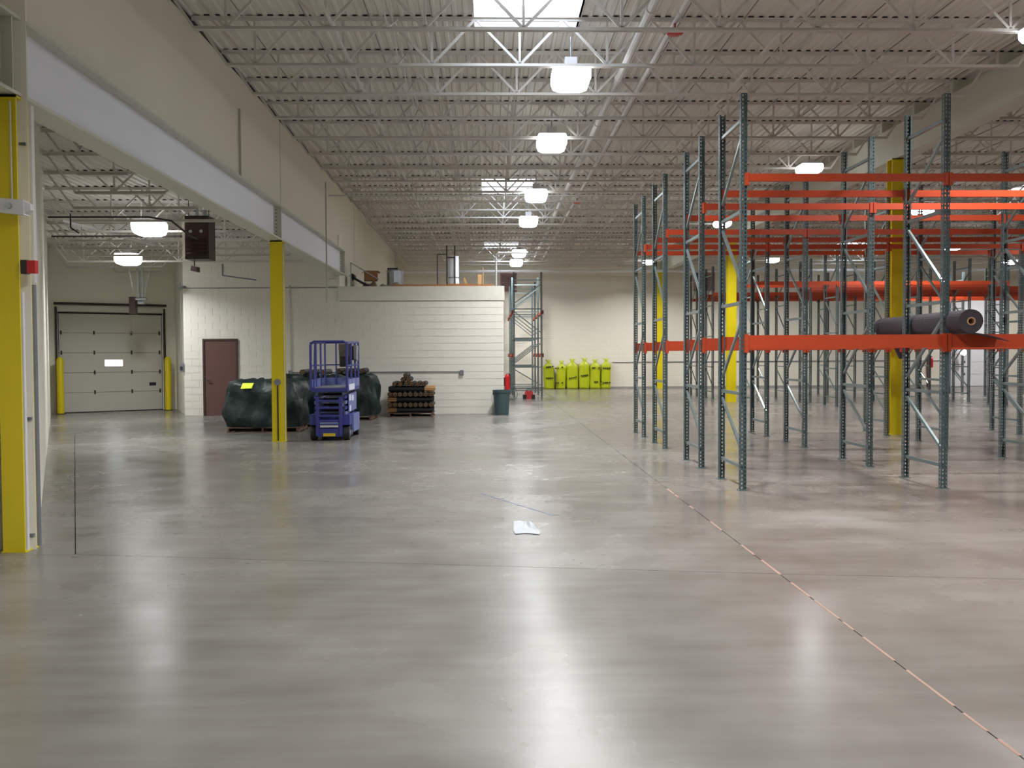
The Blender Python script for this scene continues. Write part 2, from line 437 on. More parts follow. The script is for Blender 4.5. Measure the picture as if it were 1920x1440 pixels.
# doors -------------------------------------------------------------
# door_1: overhead dock door, five sections
d1 = bpy.data.objects.new('door_1', None); COL.objects.link(d1); struct(d1)
d1.location = (D0.x, D0.y, 0); d1.rotation_euler = (0, 0, math.atan2(DD.y, DD.x)); WD = (D1-D0).length
for k in range(5):
    z0 = .01 + k*.605
    s = MB()
    if k == 2:
        s.box(.02, 0, z0, 1.30, .05, z0+.595).box(1.82, 0, z0, WD-.02, .05, z0+.595)
        s.box(1.30, 0, z0, 1.82, .05, z0+.18).box(1.30, 0, z0+.38, 1.82, .05, z0+.595)
    else: s.box(.02, 0, z0, WD-.02, .05, z0+.595)
    pn = s.build('door_panel', M_dock, d1)
    if k == 2:
        MB().box(1.30, .03, z0+.18, 1.82, .035, z0+.38).build('pane', M_daypane, pn)
MB().box(-.1, .06, -.01, WD+.1, .09, 3.15).build('light_blocker', M_dsteel, d1)  # unseen backing added to stop sky light leaking through the door gaps
hm = MB().box(-.022, -.02, -.06, .022, 0, .06).mesh('hinge', M_dsteel)
for k in range(1, 5):
    for x in (.08, 1.0, 2.08, WD-.09):
        inst('hinge', hm, d1, (x, 0, .008 + k*.605))
MB().box(2.60, -.012, .78, 2.80, 0, .88).build('vent', M_rub, d1)
MB().box(-.08, -.10, 0, -.03, 0, 3.2).build('track', M_dsteel, d1)
MB().box(WD+.03, -.10, 0, WD+.08, 0, 3.2).build('track', M_dsteel, d1)
MB().tube((-.12, -.10, 3.30), (WD+.12, -.10, 3.30), .035).build('torsion_tube', M_dsteel, d1)
MB().box(-.05, -.06, 3.06, WD+.05, .0, 3.24).build('header_panel', M_flange, d1)
MB().box(0, -.03, 3.0, WD, .0, 3.05).build('top_seal', M_rub, d1)
MB().box(0, -.01, 0, WD, .05, .025).build('bottom_seal', M_rub, d1)
MB().path([(2.06, -.03, 2.98), (2.04, -.035, 2.7), (2.07, -.035, 2.42)], .012, 5).build('pull_rope', M_white, d1)
# door_2: brown man door in the office wall
d2 = bpy.data.objects.new('door_2', None); COL.objects.link(d2); struct(d2); d2.location = (-8.14, YO, 0)
MB().box(.05, -.025, .01, .94, .0, 2.14).build('door_leaf', M_brown, d2)
MB().box(0, -.05, 0, .05, .03, 2.19).box(.94, -.05, 0, .99, .03, 2.19).box(.05, -.05, 2.14, .94, .03, 2.19).build('door_frame', mat('dark_frame', C(66, 46, 44), .5), d2)
MB().tube((.13, -.025, 1.0), (.13, -.07, 1.0), .02).bar((.13, -.07, 1.0), (.24, -.07, 1.0), .02, .02).build('door_handle', M_dsteel, d2)
for z in (.3, 1.1, 1.9): MB().tube((.945, -.035, z-.05), (.945, -.035, z+.05), .012).build('hinge', M_dsteel, d2)
# door_3: pale overhead door in the back wall beyond the racks
d3 = bpy.data.objects.new('door_3', None); COL.objects.link(d3); struct(d3); d3.location = (22.4, YW, 0)
for k in range(7):
    MB().box(.05, -.05, .02+k*.6, 3.05, 0, .61+k*.6).build('door_panel', mat('far_door_paint%d' % k, C(222, 220, 222), .5), d3)
for k in range(1, 7):
    for x in (.12, 1.05, 2.1): inst('hinge', hm, d3, (x, -.05, .01+k*.6))
MB().box(-.02, -.08, 0, .05, 0, 4.3).box(3.05, -.08, 0, 3.12, 0, 4.3).build('track', M_flange, d3)
# brown louvres high on the back wall
for x0, x1 in ((.55, 1.35), (10.0, 11.05)):
    t = thing('wall_louver', 'brown louvre high on the back wall ' + ('above the office roof end' if x0 < 5 else 'behind the rack posts'), 'louvre', (x0, YW, 4.75))
    W_ = x1-x0
    MB().box(0, -.06, 0, .05, 0, .9).box(W_-.05, -.06, 0, W_, 0, .9).box(0, -.06, 0, W_, 0, .05).box(0, -.06, .85, W_, 0, .9).build('frame', M_louver, t)
    sm = MB().hexa([(.05, -.055, 0), (W_-.05, -.055, 0), (W_-.05, -.005, .05), (.05, -.005, .05), (.05, -.055, .012), (W_-.05, -.055, .012), (W_-.05, -.005, .062), (.05, -.005, .062)]).mesh('slat', M_louver)
    for k in range(12): inst('slat', sm, t, (0, 0, .06+k*.065))
# conduit along the back wall
tag(MB().tube((6.0, YW-.03, 1.30), (22.2, YW-.03, 1.30), .02, 6).build('wall_conduit', M_grey), 'thin grey conduit along the back wall at waist height', 'conduit')

# ceiling deck ------------------------------------------------------
def deck(m, x0, x1, y0, y1, z, holes=()):
    """fluted roof deck: 152 mm pitch, 38 mm deep flutes running away from the camera"""
    x = x0
    while x < x1:
        segs = [(y0, y1)]
        for (hx0, hx1, hy0, hy1) in holes:
            if x + .152 > hx0 + .01 and x < hx1 - .01:
                ns = []
                for a, b in segs:
                    if hy1 <= a or hy0 >= b: ns.append((a, b))
                    else:
                        if a < hy0: ns.append((a, hy0))
                        if hy1 < b: ns.append((hy1, b))
                segs = ns
        P = [(x, z), (x+.040, z), (x+.060, z+.024), (x+.132, z+.024), (x+.152, z)]
        for a, b in segs:
            for (xa, za), (xb, zb) in zip(P[:-1], P[1:]):
                m.quad((xa, a, za), (xa, b, za), (xb, b, zb), (xb, a, zb))
            m.quad((x, a, z+.06), (x+.152, a, z+.06), (x+.152, b, z+.06), (x, b, z+.06))
        x += .152
    return m
x0d = XL - .3
SKY = []
for cx in (.55, 16.6):
    for cy in (-1.4, 13.1, 27.75, 42.4):
        SKY.append((cx, cy))
def snap(v): return x0d + round((v-x0d)/.152)*.152
holes = [(snap(cx-.76), snap(cx+.76), cy-1.2, cy+1.2) for cx, cy in SKY]
ce = struct(deck(MB(), x0d, XR+.2, YF-.2, YW+.2, DECK, holes).build('ceiling', M_deck))
cd = struct(deck(MB(), -15.0, XL-.3, 7.0, 33.0, DECK2).build('ceiling_dock', M_deck))
# overlap ribs between deck sheets
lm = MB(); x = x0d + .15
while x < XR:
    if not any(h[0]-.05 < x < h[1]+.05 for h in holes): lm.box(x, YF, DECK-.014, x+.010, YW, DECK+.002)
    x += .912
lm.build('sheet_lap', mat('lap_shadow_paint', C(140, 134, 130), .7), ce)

# roof joists -------------------------------------------------------
JY = [12.36 + 1.53*k for k in range(-11, 22)]
def gap_blocks(xa, xb, ylist, z, xorg):  # solid dark blocks set in the flutes along each joist
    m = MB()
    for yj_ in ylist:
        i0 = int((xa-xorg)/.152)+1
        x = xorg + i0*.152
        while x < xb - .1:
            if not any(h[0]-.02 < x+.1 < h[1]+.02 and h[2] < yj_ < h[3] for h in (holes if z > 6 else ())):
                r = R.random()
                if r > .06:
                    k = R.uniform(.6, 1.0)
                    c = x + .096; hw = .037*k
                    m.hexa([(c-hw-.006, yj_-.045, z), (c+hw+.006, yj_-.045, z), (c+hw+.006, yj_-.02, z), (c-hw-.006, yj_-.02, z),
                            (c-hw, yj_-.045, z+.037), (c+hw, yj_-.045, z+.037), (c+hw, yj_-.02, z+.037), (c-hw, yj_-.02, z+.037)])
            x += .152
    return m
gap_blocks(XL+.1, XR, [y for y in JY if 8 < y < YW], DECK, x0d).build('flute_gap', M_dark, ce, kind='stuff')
JY2 = [15.14 + 1.56*k for k in range(-4, 10)]
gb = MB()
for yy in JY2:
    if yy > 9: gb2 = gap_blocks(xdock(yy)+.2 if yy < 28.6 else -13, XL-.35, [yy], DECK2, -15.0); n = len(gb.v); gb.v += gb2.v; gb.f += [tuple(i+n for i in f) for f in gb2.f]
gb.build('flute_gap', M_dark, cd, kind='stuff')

def chord(x0, x1, z, down, w=.09, h=.05):
    m = MB(); s = -1 if down else 1
    m.box(x0, -w/2, min(z, z+s*.009), x1, w/2, max(z, z+s*.009))
    for yy in (-.014, .008):
        m.box(x0, yy, min(z, z+s*h), x1, yy+.007, max(z, z+s*h))
    return m
def joist(label, x0, x1, y, ztop, depth, split, phase, group, cut0=None, name='roof_joist', pitch=1.28):
    t = thing(name, label, 'joist', (0, y, 0), 0, group)
    zb = ztop - depth
    chord(x0, x1, ztop, True).build('top_chord', M_joist, t)
    chord(x0+.5, x1-.5, zb, False).build('bottom_chord', M_joist, t)
    webs = []
    i0 = math.ceil((x0+.7-phase)/pitch); i1 = math.floor((x1-.7-phase)/pitch)
    for i in range(i0, i1+1):
        xn = phase + i*pitch; webs += [((xn, zb+.03), (xn-pitch/2, ztop-.02)), ((xn, zb+.03), (xn, ztop-.02)), ((xn, zb+.03), (xn+pitch/2, ztop-.02))]
    # end webs
    webs += [((x0+.5, zb+.03), (x0+.05, ztop-.02)), ((x1-.5, zb+.03), (x1-.05, ztop-.02))]
    if split:
        for (a, b) in webs:
            wd = .034 if abs(a[0]-b[0]) < .01 else .036
            MB().bar((a[0], 0, a[1]), (b[0], 0, b[1]), wd, .026, (0, 1, 0)).build('web_bar', M_joist, t)
    else:
        m = MB()
        for (a, b) in webs: m.bar((a[0], 0, a[1]), (b[0], 0, b[1]), .028, .022, (0, 1, 0))
        m.build('web', M_joist, t, kind='stuff')
    return t
JD = .71
n = 0
for yy in JY:
    if yy > YW-.3: continue
    vis = yy > 9.0
    if yy < 9.0 and yy > -2: lab = 'white open-web roof joist over the foreground, %s behind the topmost one in the photo' % ORD[int((10.0-yy)/1.53)]
    elif yy < 9: continue
    else:
        lab = 'white open-web roof joist left of the big girder, %s counted from the nearest' % ORD[n]; n += 1
    if vis:
        joist(lab, XL+.02, 8.34, yy, DECK, JD, yy < 25, .47, 'roof joists of the main hall', )
n = 0
for yy in JY:
    if yy > YW-.3 or yy < 9: continue
    joist('white open-web roof joist right of the big girder, %s counted from the nearest' % ORD[n], 8.76, XR-.1, yy, DECK, JD, yy < 16, .5, 'roof joists beyond the girder'); n += 1
n = 0
for yy in JY2:
    if yy < 9.5 or yy > 29.5: continue
    xl = xdock(yy) + .06 if yy < 28.4 else -11.9
    joist('white open-web joist under the low dock bay ceiling, %s counted from the nearest' % ORD[n], xl, XL-.32 if yy < 27 else P3[0] + (yy-P3[1])*(A1.x-P3[0])/(A1.y-P3[1]) - .03, yy, DECK2, .66, False, -7.2, 'joists of the dock bay', name='dock_joist'); n += 1

# bridging lines running away from the camera
for i, (x, z, lab) in enumerate([(-2.0, 5.96, 'left of the skylights'), (3.9, 5.96, 'between the skylights and the racks'), (6.3, 5.96, 'above the rack ends')]):
    tag(MB().bar((x, 9.2, z), (x, YW-.05, z), .03, .03).build('joist_bridging', M_joist), 'thin white bridging angle tied across the joist bottoms ' + lab, 'bridging')
# cross bracing next to the left wall
xb = MB()
for a, b in zip([y for y in JY if 9 < y < 44][:-1], [y for y in JY if 9 < y < 44][1:]):
    xb.bar((-1.3, a, 5.93), (-1.3, b, 6.58), .02, .02); xb.bar((-1.3, a, 6.58), (-1.3, b, 5.93), .02, .02)
tag(xb.build('cross_bridging', M_joist), 'zigzag of thin white cross bracing between the roof joists', 'bracing')

# girders -----------------------------------------------------------
def wbeam(m, x, y0, y1, z0, z1, w=.30, tf=.03, tw=.02):
    m.box(x-w/2, y0, z0, x+w/2, y1, z0+tf); m.box(x-w/2, y0, z1-tf, x+w/2, y1, z1); m.box(x-tw/2, y0, z0+tf, x+tw/2, y1, z1-tf)
    return m
gl = thing('left_beam', 'long white steel beam over the dock bay opening on the left', 'beam')
BX = -4.20; B0, B1 = 3.97, 4.66
MB().box(BX-.16, YF+.1, B0, BX+.14, 26.95, B0+.03).build('bottom_flange', M_flange, gl)
MB().box(BX-.10, YF+.1, B1-.03, BX+.14, 26.95, B1).build('top_flange', M_flange, gl)
MB().box(BX-.01, YF+.1, B0+.03, BX+.01, 26.95, B1-.03).build('web', M_beamweb, gl)
for yy in (8.25, 18.72, 26.85):
    st = MB().box(BX+.01, yy-.16, B0+.03, BX+.028, yy+.16, B1-.03).box(BX+.01, yy+.02, B0+.03, BX+.12, yy+.035, B1-.03).build('splice_plate', M_flange, gl)
    bm = MB()
    for k in range(8):
        for s in (-.1, -.05):
            bm.tube((BX+.028, yy+s, B0+.1+k*.07), (BX+.045, yy+s, B0+.1+k*.07), .014, 6)
    bm.build('bolt_row', M_grey, st)
gr = thing('right_girder', 'deep pale steel girder running back over the racks', 'girder')
wbeam(MB(), 8.55, YF+.1, YW-.02, 5.70, 6.37, .32).build('girder_body', M_flange, gr)
SEAT = MB().box(8.36, -.05, 6.37, 8.74, .05, DECK-.01).mesh('joist_seat', M_flange)
for yy in JY:
    if yy < YW-.3: inst('joist_seat', SEAT, gr, (0, yy, 0))
# plate that closes the girder's left side, seen as a smooth band
MB().box(8.385, YF+.1, 5.73, 8.40, YW-.02, 6.34).build('side_plate', M_flange, gr)

# columns -----------------------------------------------------------
def wcol(name, label, x, y, h, w=.24, d=.24, zt=None):
    t = thing(name, label, 'column', (x, y, 0))
    m = MB().box(-w/2, -d/2, 0, w/2, -d/2+.016, h).box(-w/2, d/2-.016, 0, w/2, d/2, h).box(-.008, -d/2+.016, 0, .008, d/2-.016, h)
    m.box(-w/2-.0, -d/2, h-.02, w/2+.0, d/2, h)
    m.build('shaft', M_yellow, t)
    MB().box(-w/2-.01, -d/2-.01, 0, w/2+.01, d/2+.01, .012).build('base_plate', M_yellow, t)
    return t
c1 = wcol('yellow_column', 'bright yellow steel column nearest the camera at the left edge', -4.155, 8.38, B0-.01, .19, .22)
c2 = wcol('yellow_column', 'bright yellow steel column standing alone beside the blue lift', -4.18, 18.80, B0-.01, .24, .22)
MB().tube((.0, -.135, 1.18), (.0, -.11, 1.18), .065, 14).build('outlet_box', M_grey, c2, label='round grey outlet box')
MB().box(-.012, -.125, .02, .012, -.11, 1.14).build('conduit', M_dsteel, c2, label='thin dark conduit')
MB().tube((.135, -.1, .02), (.135, -.1, 3.9), .010, 6).build('riser', M_flange, c2)
for i, yy in enumerate((5.9, 19.42, 32.75, 45.75)):
    if i == 0: continue
    t = wcol('yellow_column', ['', 'tall yellow steel column among the near racks under the girder', 'tall yellow steel column behind the near racks, halfway back', 'narrow-looking yellow column against the back wall'][i],
             8.45 if i < 3 else 8.3, yy, 5.69, .30, .26)

# column 1 extras
MB().tube((.082, -.055, .01), (.082, -.055, 2.27), .026, 8).build('guard_pipe', M_white, c1, label='white plastic pipe')
MB().tube((.105, .04, .01), (.105, .04, 3.9), .010, 8).build('conduit', M_flange, c1)
MB().tube((.085, .15, .01), (.085, .15, 2.35), .030, 8).build('conduit', M_grey, c1, label='grey conduit')
MB().tube((.085, .155, 2.36), (.085, .155, 3.93), .038, 8).build('conduit', M_pipe, c1, label='thick pale conduit')
MB().tube((.055, -.125, 3.05), (.055, -.125, 3.9), .008, 6).build('cable', M_flange, c1)
for z in (.12, 1.15, 3.55): MB().box(.05, -.01, z, .125, .01, z+.025).build('strap', M_grey, c1)
el = thing('emergency_light', 'white emergency light box on the nearest yellow column', 'light', (-4.075, 8.20, 2.99))
MB().hexa([(-.10, -.05, -.05), (.12, -.05, -.075), (.12, .05, -.075), (-.10, .05, -.05), (-.10, -.05, .07), (.12, -.05, .05), (.12, .05, .05), (-.10, .05, .07)]).hexa([(.12, -.04, -.065), (.165, -.02, -.03), (.165, .04, -.03), (.12, .05, -.065), (.12, -.04, .045), (.165, -.02, .02), (.165, .04, .02), (.12, .05, .045)]).build('housing', M_white, el)
MB().tube((-.0, -.05, .0), (-.0, -.075, .0), .028, 12).build('lamp_head', M_steel, el)
fa = thing('fire_alarm', 'small red alarm unit on the nearest yellow column', 'alarm', (-3.95, 8.25, 2.48))
MB().box(-.02, -.03, -.055, .05, .03, .055).build('strobe', M_red, fa); MB().box(-.075, -.03, -.06, -.02, .03, .06).build('back_box', M_dsteel, fa)

# bollards by the dock door
for i, (p, lab) in enumerate(((Vector((-12.72, 28.22)), 'yellow bollard at the left side of the dock door'), (Vector((-10.12, 29.90)), 'yellow bollard at the right side of the dock door'))):
    t = thing('bollard', lab, 'bollard', (p.x, p.y, 0), 0, 'dock door bollards')
    MB().lathe([(.10, 0), (.10, 1.58), (.085, 1.64), (.05, 1.68), (.0, 1.69)], n=16).build('post', M_yellow, t, smooth=True)
    MB().lathe([(.0, .0), (.13, 0), (.13, .02), (.10, .02)], n=16).build('base_ring', M_dark, t)

# skylights ---------------------------------------------------------
vis_lab = {(.55, 13.1): 'large bright skylight at the top edge of the photo', (.55, 27.75): 'bright skylight over the middle of the hall',
           (.55, 42.4): 'farthest small skylight near the back wall', (16.6, 42.4): 'skylight far right behind the orange beams',
           (16.6, 27.75): 'skylight right of the photo over the racks', (16.6, 13.1): 'near right skylight outside the photo'}
for (cx, cy), h in zip(SKY, holes):
    if (cx, cy) not in vis_lab and cy > 0: continue
    if cy < 0:
        lab = 'skylight behind the camera on the %s' % ('left' if cx < 5 else 'right')
    else: lab = vis_lab[(cx, cy)]
    t = thing('skylight', lab, 'skylight', (0, 0, 0))
    x0, x1, y0, y1 = h; z0 = DECK; z1 = DECK+.32
    MB().box(x0-.03, y0-.03, z0, x0, y1+.03, z1).box(x1, y0-.03, z0, x1+.03, y1+.03, z1).box(x0, y0-.03, z0, x1, y0, z1).box(x0, y1, z0, x1, y1+.03, z1).build('curb', M_joist, t)
    m = MB(); nx, ny = 6, 8
    for i in range(nx):
        for j in range(ny):
            def P(a, b):
                u = a/nx; v = b/ny
                return (x0+u*(x1-x0), y0+v*(y1-y0), z1 + .25*math.sin(math.pi*u)**.6*math.sin(math.pi*v)**.6)
            m.quad(P(i, j), P(i+1, j), P(i+1, j+1), P(i, j+1))
    m.build('dome', M_glass, t, smooth=True)
    pl = bpy.data.lights.new('skylight_portal', 'AREA'); pl.shape = 'RECTANGLE'; pl.size = x1-x0; pl.size_y = y1-y0
    pl.cycles.is_portal = True
    po = bpy.data.objects.new('skylight_portal', pl); COL.objects.link(po); po.location = ((x0+x1)/2, (y0+y1)/2, DECK+.30); po.parent = t

# ceiling lamps -----------------------------------------------------
def rrect(w, r, z, n=4):
    out = []
    for cx, cy, a0 in ((w-r, w-r, 0), (-w+r, w-r, 90), (-w+r, -w+r, 180), (w-r, -w+r, 270)):
        for k in range(n+1):
            a = math.radians(a0 + 90*k/n); out.append((cx+r*math.cos(a), cy+r*math.sin(a), z))
    return out
def lamp_lens():
    m = MB(); rings = [rrect(.265, .05, .13), rrect(.285, .06, .08), rrect(.285, .07, -.04), rrect(.255, .08, -.12), rrect(.19, .07, -.155)]
    n = len(rings[0])
    for r in rings: m.v += r
    for k in range(len(rings)-1):
        for i in range(n):
            j = (i+1) % n; m.f.append((k*n+i, k*n+j, (k+1)*n+j, (k+1)*n+i))
    m.f.append(tuple((len(rings)-1)*n+i for i in range(n)))
    return m.mesh('lens', M_lamp, True)
LENS = lamp_lens()
HOUS = MB().box(-.26, -.26, .13, .26, .26, .15).box(-.09, -.09, .15, .09, .09, .30).mesh('housing', M_white)
HANG = MB().tube((0, 0, .30), (0, 0, .62), .012, 6).mesh('hanger', M_steel)
def _al(w):
    l = bpy.data.lights.new('lamp_light', 'AREA'); l.shape = 'DISK'; l.size = .46; l.energy = w; l.spread = math.radians(148); l.color = (.985, .99, 1); return l
LIGHT = _al(LAMP_W); LIGHT2 = _al(LAMP_W*.55)
def lamp(x, y, z, lab, group, hang=1.0):
    t = thing('ceiling_lamp', lab, 'lamp', (x, y, z), 0, group)
    inst('lens', LENS, t); inst('housing', HOUS, t); h = inst('hanger', HANG, t)
    if x > 5: t.scale = (.88, .88, .66)
    o = bpy.data.objects.new('lamp_light', LIGHT if z > 5 else LIGHT2); COL.objects.link(o); o.parent = t; o.location = (0, 0, -.165)
    return t
LR = [(4.4, None), (9.3, None), (14.2, 'nearest and biggest lamp just below the first joist'), (18.5, 'second lamp of the middle row'), (24.6, 'third lamp of the middle row'),  # first two entries: unseen lamps added to light the foreground
      (29.4, 'fourth lamp of the middle row'), (38.6, 'fifth lamp of the middle row, near the far skylight'), (42.6, 'last lamp of the middle row at the back wall')]
for i, (yy, lab) in enumerate(LR):
    lamp(1.24, yy, 5.82, 'glowing square ceiling lamp, ' + lab if lab else 'unseen ceiling lamp added to the middle row %s' % ('over the camera' if i == 0 else 'just ahead of the camera'), 'hall ceiling lamps')
for x, yy, lab in ((7.2, 21.1, 'large lamp seen above the top orange beam'), (7.45, 30.0, 'lamp seen through the first rack frame'), (7.2, 42.5, 'small lamp seen left of the rack ends'),
                   (12.7, 27.4, 'lamp beyond the yellow column'), (12.6, 41.7, 'small lamp seen between the rack posts left of the column'), (18.3, 36.9, 'lamp seen right of the second rack frame'),
                   (7.2, 6.0, 'unseen one added off to the right of the camera'), (7.2, 12.1, 'unseen one added over the nearest rack'), (13.5, 8, 'unseen one added over the right foreground'), (13.5, 18, 'unseen one added over the second rack'),  # unseen lamps from this line on, added to light foreground and right side
                   (20, 14, 'unseen one added over the right side'), (20, 25, 'unseen one added beyond the right edge of view'), (25.5, 34, 'unseen one added near the right wall'), (24, 43, 'one added near the far right corner')):
    lamp(x, yy, 5.82, 'ceiling lamp, ' + lab, 'hall ceiling lamps')
lamp(-6.78, 19.1, 4.27, 'glowing square lamp under the dock bay ceiling, the nearer one', 'dock bay lamps')
lamp(-9.52, 25.2, 4.27, 'glowing square lamp under the dock bay ceiling, the farther one', 'dock bay lamps')

# pipes under the roof ----------------------------------------------
def pipe(name, lab, a, b, r, m=M_pipe, couple=3.0):
    t = thing(name, lab, 'pipe')
    MB().tube(a, b, r, 10).build('run', m, t, smooth=False)
    a = Vector(a); b = Vector(b); L_ = (b-a).length; d = (b-a).normalized(); s = couple*.4
    cm = MB().tube(-d*.05, d*.05, r*1.25, 10).mesh('coupling', m)
    while s < L_: inst('coupling', cm, t, a+d*s); s += couple
    return t
pipe('sprinkler_pipe', 'thick white pipe running back through the joists right of the skylights', (2.1, 8, 6.12), (2.1, 44, 6.12), .055)
pipe('sprinkler_pipe', 'thin white pipe running back beside the thick one, with red fittings', (2.48, 8, 6.08), (2.48, 44, 6.08), .032)
for yy, lab in ((12.5, 'red round fitting on the thin ceiling pipe near the first skylight'), (26.4, 'red round fitting on the thin ceiling pipe halfway back')):
    t = thing('pipe_bell', lab, 'fitting', (2.47, yy, 5.93))
    MB().lathe([(0, -.02), (.10, -.02), (.115, 0), (.10, .03), (.03, .045), (0, .045)], n=16).build('gong', M_red, t, smooth=True)
    MB().tube((0, 0, .04), (0, 0, .125), .015, 6).build('stem', M_red, t)
tag(MB().tube((5.95, 36, 5.8), (5.95, 36, DECK), .012, 5).lathe([(0, -.03), (.07, -.03), (.08, 0), (.05, .05), (0, .06)], (5.95, 36, 5.78), 10).build('pipe_bell', M_red), 'tiny red fitting under the far ceiling left of the racks', 'fitting')
# conduits on the left wall
for yy, z0, z1, lab in ((16.45, 4.72, 5.95, 'short thin conduit down the upper left wall, nearer one'), (23.3, 3.0, 5.95, 'thin conduit down the upper left wall, past the yellow column')):
    m = MB().tube((XL+.03 if z0 > 4 else XL+.32, yy, z0), (XL+.03 if z0 > 4 else XL+.32, yy, z1), .018, 6)
    tag(m.build('wall_conduit', mat('conduit_beige', C(172, 168, 156), .5)), lab, 'conduit')
pipe('header_pipe', 'long white pipe across the hall just before the back wall', (-4.4, 44.4, 5.60), (30, 44.4, 5.60), .07, M_pipe, 6)
pipe('cross_pipe', 'thin white pipe leaving the left wall under the roof', (XL, 25.6, 6.0), (6, 25.6, 6.0), .02, M_pipe, 5)

# dock bay fittings -------------------------------------------------
uh = thing('unit_heater', 'dark brown box heater hanging under the dock bay ceiling', 'heater', (-5.80, 19.0, 3.63))
MB().box(-.235, -.05, 0, .235, .40, .86).build('cabinet', M_heater, uh)
MB().box(-.235, -.06, .82, .235, -.05, .86).build('front_rim', M_dsteel, uh)
MB().box(-.235, -.06, 0, .235, -.05, .05).build('front_rim', M_dsteel, uh)
lv = MB().hexa([(-.2, -.085, 0), (.2, -.085, 0), (.2, -.05, .03), (-.2, -.05, .03), (-.2, -.085, .008), (.2, -.085, .008), (.2, -.05, .038), (-.2, -.05, .038)]).mesh('louver', M_heater)
for k in range(5): inst('louver', lv, uh, (0, 0, .1+k*.075))
for x in (-.12, .09): MB().tube((x, -.07, .55), (x, -.05, .55), .035, 12).build('port', M_steel, uh)
MB().box(-.30, 0, .05, -.235, .30, .80).build('side_panel', M_wall, uh)
MB().tube((-.05, .15, .86), (-.05, .15, 1.25), .03).tube((.1, .15, .86), (.1, .15, 1.0), .05).build('flue', M_steel, uh)
for x in (-.2, .2): MB().tube((x, .1, .86), (x, .1, 1.28), .008, 5).build('hanger_rod', M_dsteel, uh)
MB().tube((-.1, .1, 0), (-.1, .1, -.12), .012, 6).hexa([(-.16, .02, -.22), (-.03, .0, -.25), (-.0, .12, -.25), (-.14, .14, -.22), (-.14, .02, -.12), (-.02, .0, -.15), (.0, .12, -.15), (-.12, .14, -.12)]).build('gas_valve', M_heater, uh)
gp = thing('gas_pipe', 'dark thin pipe with loop crossing under the dock ceiling to the heater', 'pipe')
MB().path([(-8.95, 19.6, 4.17), (-6.1, 19.6, 4.17), (-5.9, 19.3, 4.2), (-5.85, 19.2, 4.52)], .018, 6).build('run', M_dsteel, gp)
MB().path([(-8.0, 17.4, 4.24), (-6.2, 17.4, 4.24), (-5.85, 17.6, 4.2), (-5.7, 18.2, 4.0), (-5.68, 18.6, 3.98)], .018, 6).build('run', M_dsteel, gp)
MB().path([(-7.6, 17.4, 4.3), (-7.6, 17.4, 4.05), (-7.45, 17.4, 3.95)], .014, 6).build('branch', M_dsteel, gp)
tag(MB().tube((-8.6, 19.3, 4.45), (-7.5, 21.5, 4.2), .03, 8).build('lamp_conduit', M_pipe), 'slanting white tube near the nearer dock lamp', 'pipe')
op = thing('hanging_dock_lamp', 'silver dock light assembly hanging on rods above the dock door', 'light', (-10.05, 27.5, 0))
for a, b in (((-.33, 0, 4.25), (-.22, 0, 3.65)), ((-.22, 0, 3.65), (-.05, 0, 3.35)), ((.28, 0, 4.25), (.10, 0, 3.40))):
    MB().bar(a, b, .03, .01).build('strap', M_white, op)
MB().bar((-.08, 0, 4.25), (-.05, 0, 3.38), .07, .04).build('rod', M_steel, op); MB().bar((.06, 0, 4.25), (.06, 0, 3.38), .06, .04).build('rod', M_steel, op)
MB().tube((-.14, 0, 3.36), (.16, 0, 3.36), .05, 10).tube((-.06, -.02, 3.25), (.10, -.02, 3.25), .06, 10).build('reel', M_steel, op)
MB().box(-.32, -.05, 2.92, -.14, .12, 3.42).build('motor_box', M_heater, op)
# switch box and conduits on the right side of the dock passage
sb = thing('switch_box', 'small grey switch box on the corner by the dock passage', 'switch', (-8.74, YO-.02, 1.25))
MB().box(-.05, -.03, 0, .06, .02, .26).build('box', M_grey, sb); MB().tube((0, 0, .26), (0, 0, 2.55), .012, 6).build('conduit', M_grey, sb)
MB().box(-.03, -.05, .06, .03, -.03, .16).build('button_plate', M_dsteel, sb)
cc = thing('security_camera', 'small dark wall camera at the top corner of the dock passage', 'camera', (-8.62, YO-.02, 3.66))
MB().tube((0, 0, 0), (0, -.10, -.02), .03, 8).build('bracket', M_dsteel, cc); MB().tube((-.12, -.14, -.08), (.02, -.10, 0), .045, 10).build('body', M_grey, cc)
cw = thing('wall_conduit', 'grey conduit with outlet box along the white office wall', 'conduit', (0, YO-.03, 0))
MB().tube((-5.66, 0, 1.22), (-.83, 0, 1.22), .014, 6).build('run', M_grey, cw); MB().box(-.85, -.03, 1.12, -.74, .03, 1.26).build('outlet_box', M_grey, cw); MB().box(-5.72, -.03, 1.16, -5.62, .03, 1.28).build('outlet_box', M_grey, cw)
tag(MB().tube((-5.66, YO-.03, 1.28), (-5.66, YO-.03, 3.7), .02, 6).build('wall_riser', M_flange), 'pale vertical conduit up the office wall behind the yellow column', 'conduit')
tag(MB().path([(-7.55, YO-.03, 4.3), (-7.55, YO-.03, 3.98), (-6.6, YO-.03, 3.85)], .018, 6).build('drain_pipe', M_grey), 'bent grey pipe high on the wall above the brown door', 'pipe')

